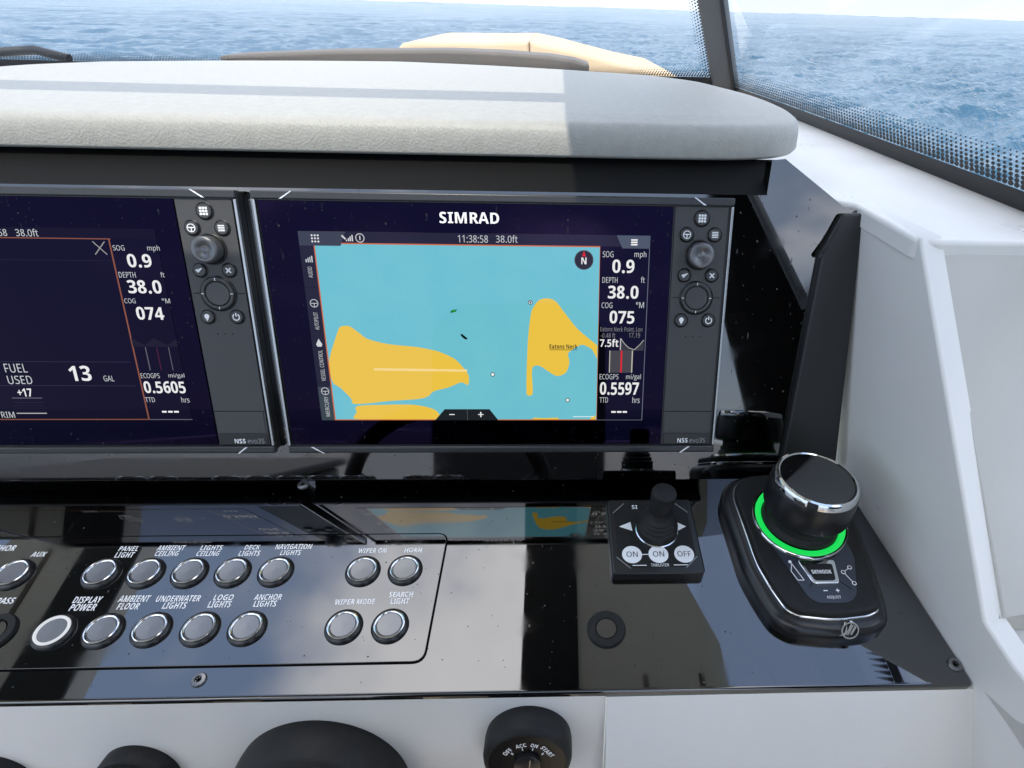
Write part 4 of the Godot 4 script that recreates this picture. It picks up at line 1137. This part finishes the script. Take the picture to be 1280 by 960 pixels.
# ---------------------------------------------------------------- boat around and behind the helm
func boat() -> void:
	var flat := Transform3D(Basis(Vector3(1, 0, 0), Vector3(0, 0, -1), Vector3(0, 1, 0)), Vector3.ZERO)
	var s := prism(Shape.new(), pts([-1.85, 0.25, -1.85, -3.2, 0.66, -3.2, 0.66, 0.25]), 0.96, 1.0, 0.0, flat)
	structure("cockpit_floor", s, M.teak, "teak cockpit floor behind the helm")
	var c := thing("hull", "white hull and foredeck of the boat around the helm", "boat hull", Transform3D(Basis.IDENTITY, Vector3(-0.6, 0.0, 0.0)))
	var off := Transform3D(Basis(Vector3(1, 0, 0), Vector3(0, 0, -1), Vector3(0, 1, 0)), Vector3(0.6, 0, 0))
	part("starboard_side", prism(Shape.new(), pts([0.62, 1.55, 0.67, 1.55, 0.72, -3.2, 0.66, -3.2]), 0.3, 2.10, 0.01, off), M.gelcoat, c)
	part("port_side", prism(Shape.new(), pts([-1.92, 1.55, -1.86, 1.55, -1.86, -3.2, -1.92, -3.2]), 0.3, 2.10, 0.01, off), M.gelcoat, c)
	part("transom", prism(Shape.new(), pts([-1.92, -3.2, 0.72, -3.2, 0.72, -3.3, -1.92, -3.3]), 0.3, 2.0, 0.01, off), M.gelcoat, c)
	part("foredeck", prism(Shape.new(), rounded(pts([-1.95, 1.40, 0.75, 1.40, 0.70, 3.0, 0.40, 4.4, -0.6, 5.6, -1.60, 4.4, -1.90, 3.0]), 0.3), 0.3, 2.10, 0.02, off), M.gelcoat, c)
	part("bulkhead", prism(Shape.new(), pts([-1.9, 1.39, -1.9, 1.34, -0.40, 1.34, -0.40, 1.39]), 1.0, 2.44, 0.0, off), M.gelcoat, c)
	part("dash_base", prism(Shape.new(), pts([-1.85, 1.56, 0.244, 1.56, 0.244, 1.20, -1.85, 1.20]), 2.38, 2.4405, 0.0, off), M.gelcoat, c)
	# cushion on the foredeck, seen through the windshield
	var b := thing("bow_sunpad", "tan cushion of the bow lounge beyond the windshield", "sunpad", Transform3D(Basis.IDENTITY, Vector3(-0.1, 2.1, -2.9)))
	var prof := pts([-0.62, 2.10, -0.615, 2.452, -0.595, 2.470, -0.55, 2.477, -0.30, 2.481, -0.115, 2.487, 0.002, 2.469, 0.126, 2.444, 0.284, 2.413, 0.44, 2.390, 0.56, 2.34, 0.60, 2.10])
	var left := PackedVector2Array()
	var rightp := PackedVector2Array()
	for q in prof:
		if q.x <= -0.1149:
			left.append(q)
		if q.x >= -0.1151:
			rightp.append(q)
	left.append(Vector2(-0.117, 2.10))
	rightp.append(Vector2(-0.113, 2.10))
	for e in [left, rightp]:
		var loc := PackedVector2Array()
		for q in e:
			loc.append(q - Vector2(-0.1, 2.1) + Vector2(-0.001 if e == left else 0.001, 0))
		part("cushion", prism(Shape.new(), loc, -0.6, 0.3, 0.015), M.tan_cushion, b)
	var w := thing("wiper_cowl", "long dark grey wiper cowl outside the windshield foot", "wiper cowl", Transform3D(Basis.IDENTITY, Vector3(-0.4, 2.10, -1.75)))
	var arc := pts([-0.850, 2.474, -0.835, 2.4795, -0.773, 2.484, -0.55, 2.4965, -0.286, 2.504, -0.15, 2.503, -0.019, 2.497, 0.04, 2.490, 0.075, 2.481, 0.085, 2.40, 0.085, 2.10, -0.80, 2.10, -0.80, 2.44])
	for i in arc.size():
		arc[i] -= Vector2(-0.4, 2.10)
	part("cover", prism(Shape.new(), arc, -0.05, 0.05, 0.01), M.cowl_grey, w)
	w = thing("windscreen_wiper", "black wiper arm at the far left of the windshield foot", "wiper", Transform3D(Basis.IDENTITY, Vector3(-1.25, 2.44, -1.62)))
	part("arm", tube(Shape.new(), PackedVector3Array([Vector3(-0.25, 0.0, 0), Vector3(-0.12, 0.035, 0), Vector3(0.03, 0.046, 0.0), Vector3(0.10, 0.030, 0)]), 0.010, 10), M.matte_black, w)
	part("pivot", lathe(Shape.new(), [Vector2(0.02, -0.02), Vector2(0.02, 0.03), Vector2(0.012, 0.04), Vector2(0.0001, 0.042)], 20, Transform3D(Basis(Vector3(1, 0, 0), -PI / 2), Vector3(-0.10, 0, 0))), M.matte_black, w)
	# what the polished panels mirror from behind the helm
	var seat := thing("captains_chair", "charcoal helm seat facing the steering wheel, mirrored in the dash", "seat", Transform3D(Basis.IDENTITY, Vector3(-0.12, 1.0, 0.62)))
	part("pedestal", lathe(Shape.new(), [Vector2(0.16, 0), Vector2(0.15, 0.02), Vector2(0.06, 0.05), Vector2(0.05, 0.60)], 32, Transform3D(Basis(Vector3(1, 0, 0), -PI / 2), Vector3.ZERO)), M.satin_black, seat)
	part("seat_cushion", block(Shape.new(), Vector3(0.56, 0.12, 0.50), Vector3(0, 0.66, 0.0), 0.04), M.charcoal_seat, seat)
	part("backrest", prism(Shape.new(), rrect(0.52, 0.86, 0.12, Vector2(0, 1.13)), -0.02, 0.12, 0.04), M.charcoal_seat, seat)
	var bench := thing("aft_lounge", "white cockpit lounge behind the helm, mirrored in the dash", "bench", Transform3D(Basis.IDENTITY, Vector3(-0.75, 1.0, 1.9)))
	part("base", block(Shape.new(), Vector3(0.92, 0.45, 0.8), Vector3(0, 0.225, 0.2), 0.02), M.gelcoat, bench)
	part("seat_cushion", block(Shape.new(), Vector3(0.92, 0.12, 0.8), Vector3(0, 0.511, 0.2), 0.03), M.gelcoat, bench)
	part("backrest", block(Shape.new(), Vector3(0.92, 0.72, 0.30), Vector3(0, 0.76, 0.46), 0.05), M.gelcoat, bench)
	var gal := thing("cockpit_cabinet", "dark cockpit cabinet on the port side, mirrored in the dash", "cabinet", Transform3D(Basis.IDENTITY, Vector3(-1.25, 1.0, 0.75)))
	part("cabinet", block(Shape.new(), Vector3(0.85, 1.02, 0.60), Vector3(0, 0.51, 0.0), 0.02), M.charcoal_seat, gal)
	part("worktop", block(Shape.new(), Vector3(0.89, 0.03, 0.64), Vector3(0, 1.036, 0.0), 0.012), M.charcoal_seat, gal)

# ---------------------------------------------------------------- sea and shore
func sea() -> void:
	# wave trains of several lengths (metres, height), crests lying across the wind; each fades where the grid gets too coarse for it
	var waves := [[0.7, 0.058], [1.4, 0.120], [2.8, 0.15], [7.0, 0.14], [22.0, 0.20]]
	var fields: Array = []
	for i in waves.size():
		var f := FastNoiseLite.new()
		f.noise_type = FastNoiseLite.TYPE_SIMPLEX_SMOOTH
		f.seed = 4 + i
		f.frequency = 1.0 / waves[i][0]
		f.fractal_type = FastNoiseLite.FRACTAL_NONE
		fields.append(f)
	var radii := PackedFloat32Array()
	var r := 5.0
	while r < 9000.0:
		radii.append(r)
		r *= 1.0080 if r < 160.0 else (1.014 if r < 1100.0 else 1.05)
	var angles := PackedFloat32Array()
	for i in 150:
		angles.append(deg_to_rad(-10.0 + 200.0 * i / 150.0))
	for i in 900:
		angles.append(deg_to_rad(190.0 + 160.0 * i / 900.0))
	var na := angles.size()
	var v := PackedVector3Array()
	for ri in radii.size():
		var rr := radii[ri]
		var gap: float = rr * (0.0080 if rr < 160.0 else (0.014 if rr < 1100.0 else 0.05))
		var high := PackedFloat32Array()
		for w in waves:
			high.append(w[1] * smoothstep(1.6, 4.0, w[0] / gap))
		for a in na:
			var x := cos(angles[a]) * rr
			var z := sin(angles[a]) * rr
			var px := x * 0.8776 - z * 0.4794
			var pz := x * 0.4794 + z * 0.8776
			var y := 0.0
			for i in waves.size():
				if high[i] > 0.0:
					var q: float = (fields[i] as FastNoiseLite).get_noise_2d(px * 0.45, pz * 1.15)
					y += high[i] * (0.6 - 1.6 * absf(q) + 0.5 * q)
			v.append(Vector3(x, y, z))
	var n := PackedVector3Array()
	n.resize(v.size())
	for ri in radii.size():
		for a in na:
			var i := ri * na + a
			var e := v[ri * na + (a + 1) % na] - v[ri * na + (a + na - 1) % na]
			var g := v[mini(ri + 1, radii.size() - 1) * na + a] - v[maxi(ri - 1, 0) * na + a]
			var k := e.cross(g)
			n[i] = (k if k.y > 0 else -k).normalized()
	var idx := PackedInt32Array()
	for ri in radii.size() - 1:
		for a in na:
			var b := (a + 1) % na
			var p0 := ri * na + a
			var p1 := ri * na + b
			var p2 := p1 + na
			var p3 := p0 + na
			idx.append_array(PackedInt32Array([p0, p2, p1, p0, p3, p2]))
	var arrays := []
	arrays.resize(Mesh.ARRAY_MAX)
	arrays[Mesh.ARRAY_VERTEX] = v
	arrays[Mesh.ARRAY_NORMAL] = n
	arrays[Mesh.ARRAY_INDEX] = idx
	var m := ArrayMesh.new()
	m.add_surface_from_arrays(Mesh.PRIMITIVE_TRIANGLES, arrays)
	var o := part_mesh("sea", m, M.sea_water, self)
	o.set_meta("kind", "structure")
	o.set_meta("label", "rippled blue sea reaching to the horizon")
	# a low far shore on the horizon
	var s := Shape.new()
	var hl := FastNoiseLite.new()
	hl.seed = 12
	hl.frequency = 0.9
	var last := Vector3.ZERO
	var last_h := 0.0
	for i in 121:
		var ang := lerpf(-0.35, 0.75, i / 120.0)
		var at := Vector3(sin(ang), 0, -cos(ang)) * 6500.0
		var hh := maxf(0.5, 4.0 + 7.0 * hl.get_noise_1d(i * 0.3) + 2.0 * hl.get_noise_1d(i * 1.7))
		if i > 0:
			var back := at.normalized() * 400.0
			s.face(last - Vector3(0, 1, 0), at - Vector3(0, 1, 0), at + Vector3(0, hh, 0), last + Vector3(0, last_h, 0), -at)
			s.face(last + Vector3(0, last_h, 0), at + Vector3(0, hh, 0), at + back + Vector3(0, hh, 0), last + back + Vector3(0, last_h, 0), Vector3.UP)
		last = at
		last_h = hh
	structure("far_shore", s, M.far_land, "thin hazy line of far shore on the horizon")

func _ready() -> void:
	rng.seed = 77
	# camera: hand-held phone above the wheel, picture cropped off the lens axis
	var cam := Camera3D.new()
	cam.name = "camera"
	add_child(cam)
	var near := 0.05
	var f := 718.905
	cam.set_frustum(960.0 / f * near, Vector2(-90.0, 30.0) / f * near, near, 20000.0)
	cam.basis = Basis(Vector3(0.999066, 0.025266, 0.035049), Vector3(-0.000671, 0.820179, -0.572106), Vector3(-0.043201, 0.571549, 0.819430))
	cam.position = Vector3(0, 2.6, 0)
	cam.current = true
	var env := Environment.new()
	env.background_mode = Environment.BG_SKY
	var sky := Sky.new()
	var pan := PanoramaSkyMaterial.new()
	pan.panorama = sky_image()
	pan.energy_multiplier = 1.0
	sky.sky_material = pan
	env.sky = sky
	env.background_energy_multiplier = 2.5
	env.tonemap_mode = Environment.TONE_MAPPER_LINEAR
	env.tonemap_exposure = EXPOSURE
	env.sdfgi_enabled = true
	env.ssao_enabled = true
	env.ssil_enabled = true
	var we := WorldEnvironment.new()
	we.name = "environment"
	we.environment = env
	add_child(we)
	var sun := DirectionalLight3D.new()
	sun.name = "sun"
	sun.light_energy = 0.72
	sun.light_color = Color(1.0, 0.97, 0.91)
	sun.light_angular_distance = 0.5
	sun.shadow_enabled = true
	add_child(sun)
	sun.look_at_from_position(Vector3(-0.18, 1.0, 0.62), Vector3.ZERO, Vector3.UP)

	font_plain = SystemFont.new()
	font_plain.font_names = PackedStringArray(["Droid Sans"])
	font_bold = SystemFont.new()
	font_bold.font_names = PackedStringArray(["Droid Sans"])
	font_bold.font_weight = 700
	make_materials()
	mat("frit_black", lin(0.010, 0.010, 0.011), 0.35)
	mat("pillar_black", lin(0.006, 0.006, 0.006), 0.9, 0.0, 0.15)
	mat("post_grey", lin(0.10, 0.10, 0.10), 0.5)
	mat("plate_black", lin(0.006, 0.006, 0.007), 0.15)
	mat("knob_grey", lin(0.16, 0.16, 0.165), 0.32, 0.6)
	mat("border_vinyl", lin(0.36, 0.35, 0.325), 0.5)
	mat("shelf_black", lin(0.008, 0.008, 0.008), 0.7, 0.0, 0.25)
	mat("lining_seam", lin(0.18, 0.16, 0.13), 0.8)
	for e in [["chart_screen", chart_picture()], ["engine_screen", engine_picture()]]:
		var g := glass_mat(e[0])
		g.emission_enabled = true
		g.emission = Color.BLACK
		g.emission_texture = e[1]
		g.emission_energy_multiplier = GLOW

	sea()
	boat()
	hardtop()
	windows()
	helm()
	dash_pad()
	switch_panel()
	chartplotter("right-hand display showing a blue and yellow nautical chart", 0.0, true)
	chartplotter("left-hand display showing a dark engine data page", -0.4798, false)
	thruster_control()
	blanking_plug()
	joystick()
	steering_wheel()
	ignition_switch()
	round_cover("small round black cover left of the steering hub", Vector2(-0.3640, -0.0760), 0.0325)
	round_cover("round black cover at the far left edge of the console", Vector2(-0.4880, -0.0840), 0.0325)
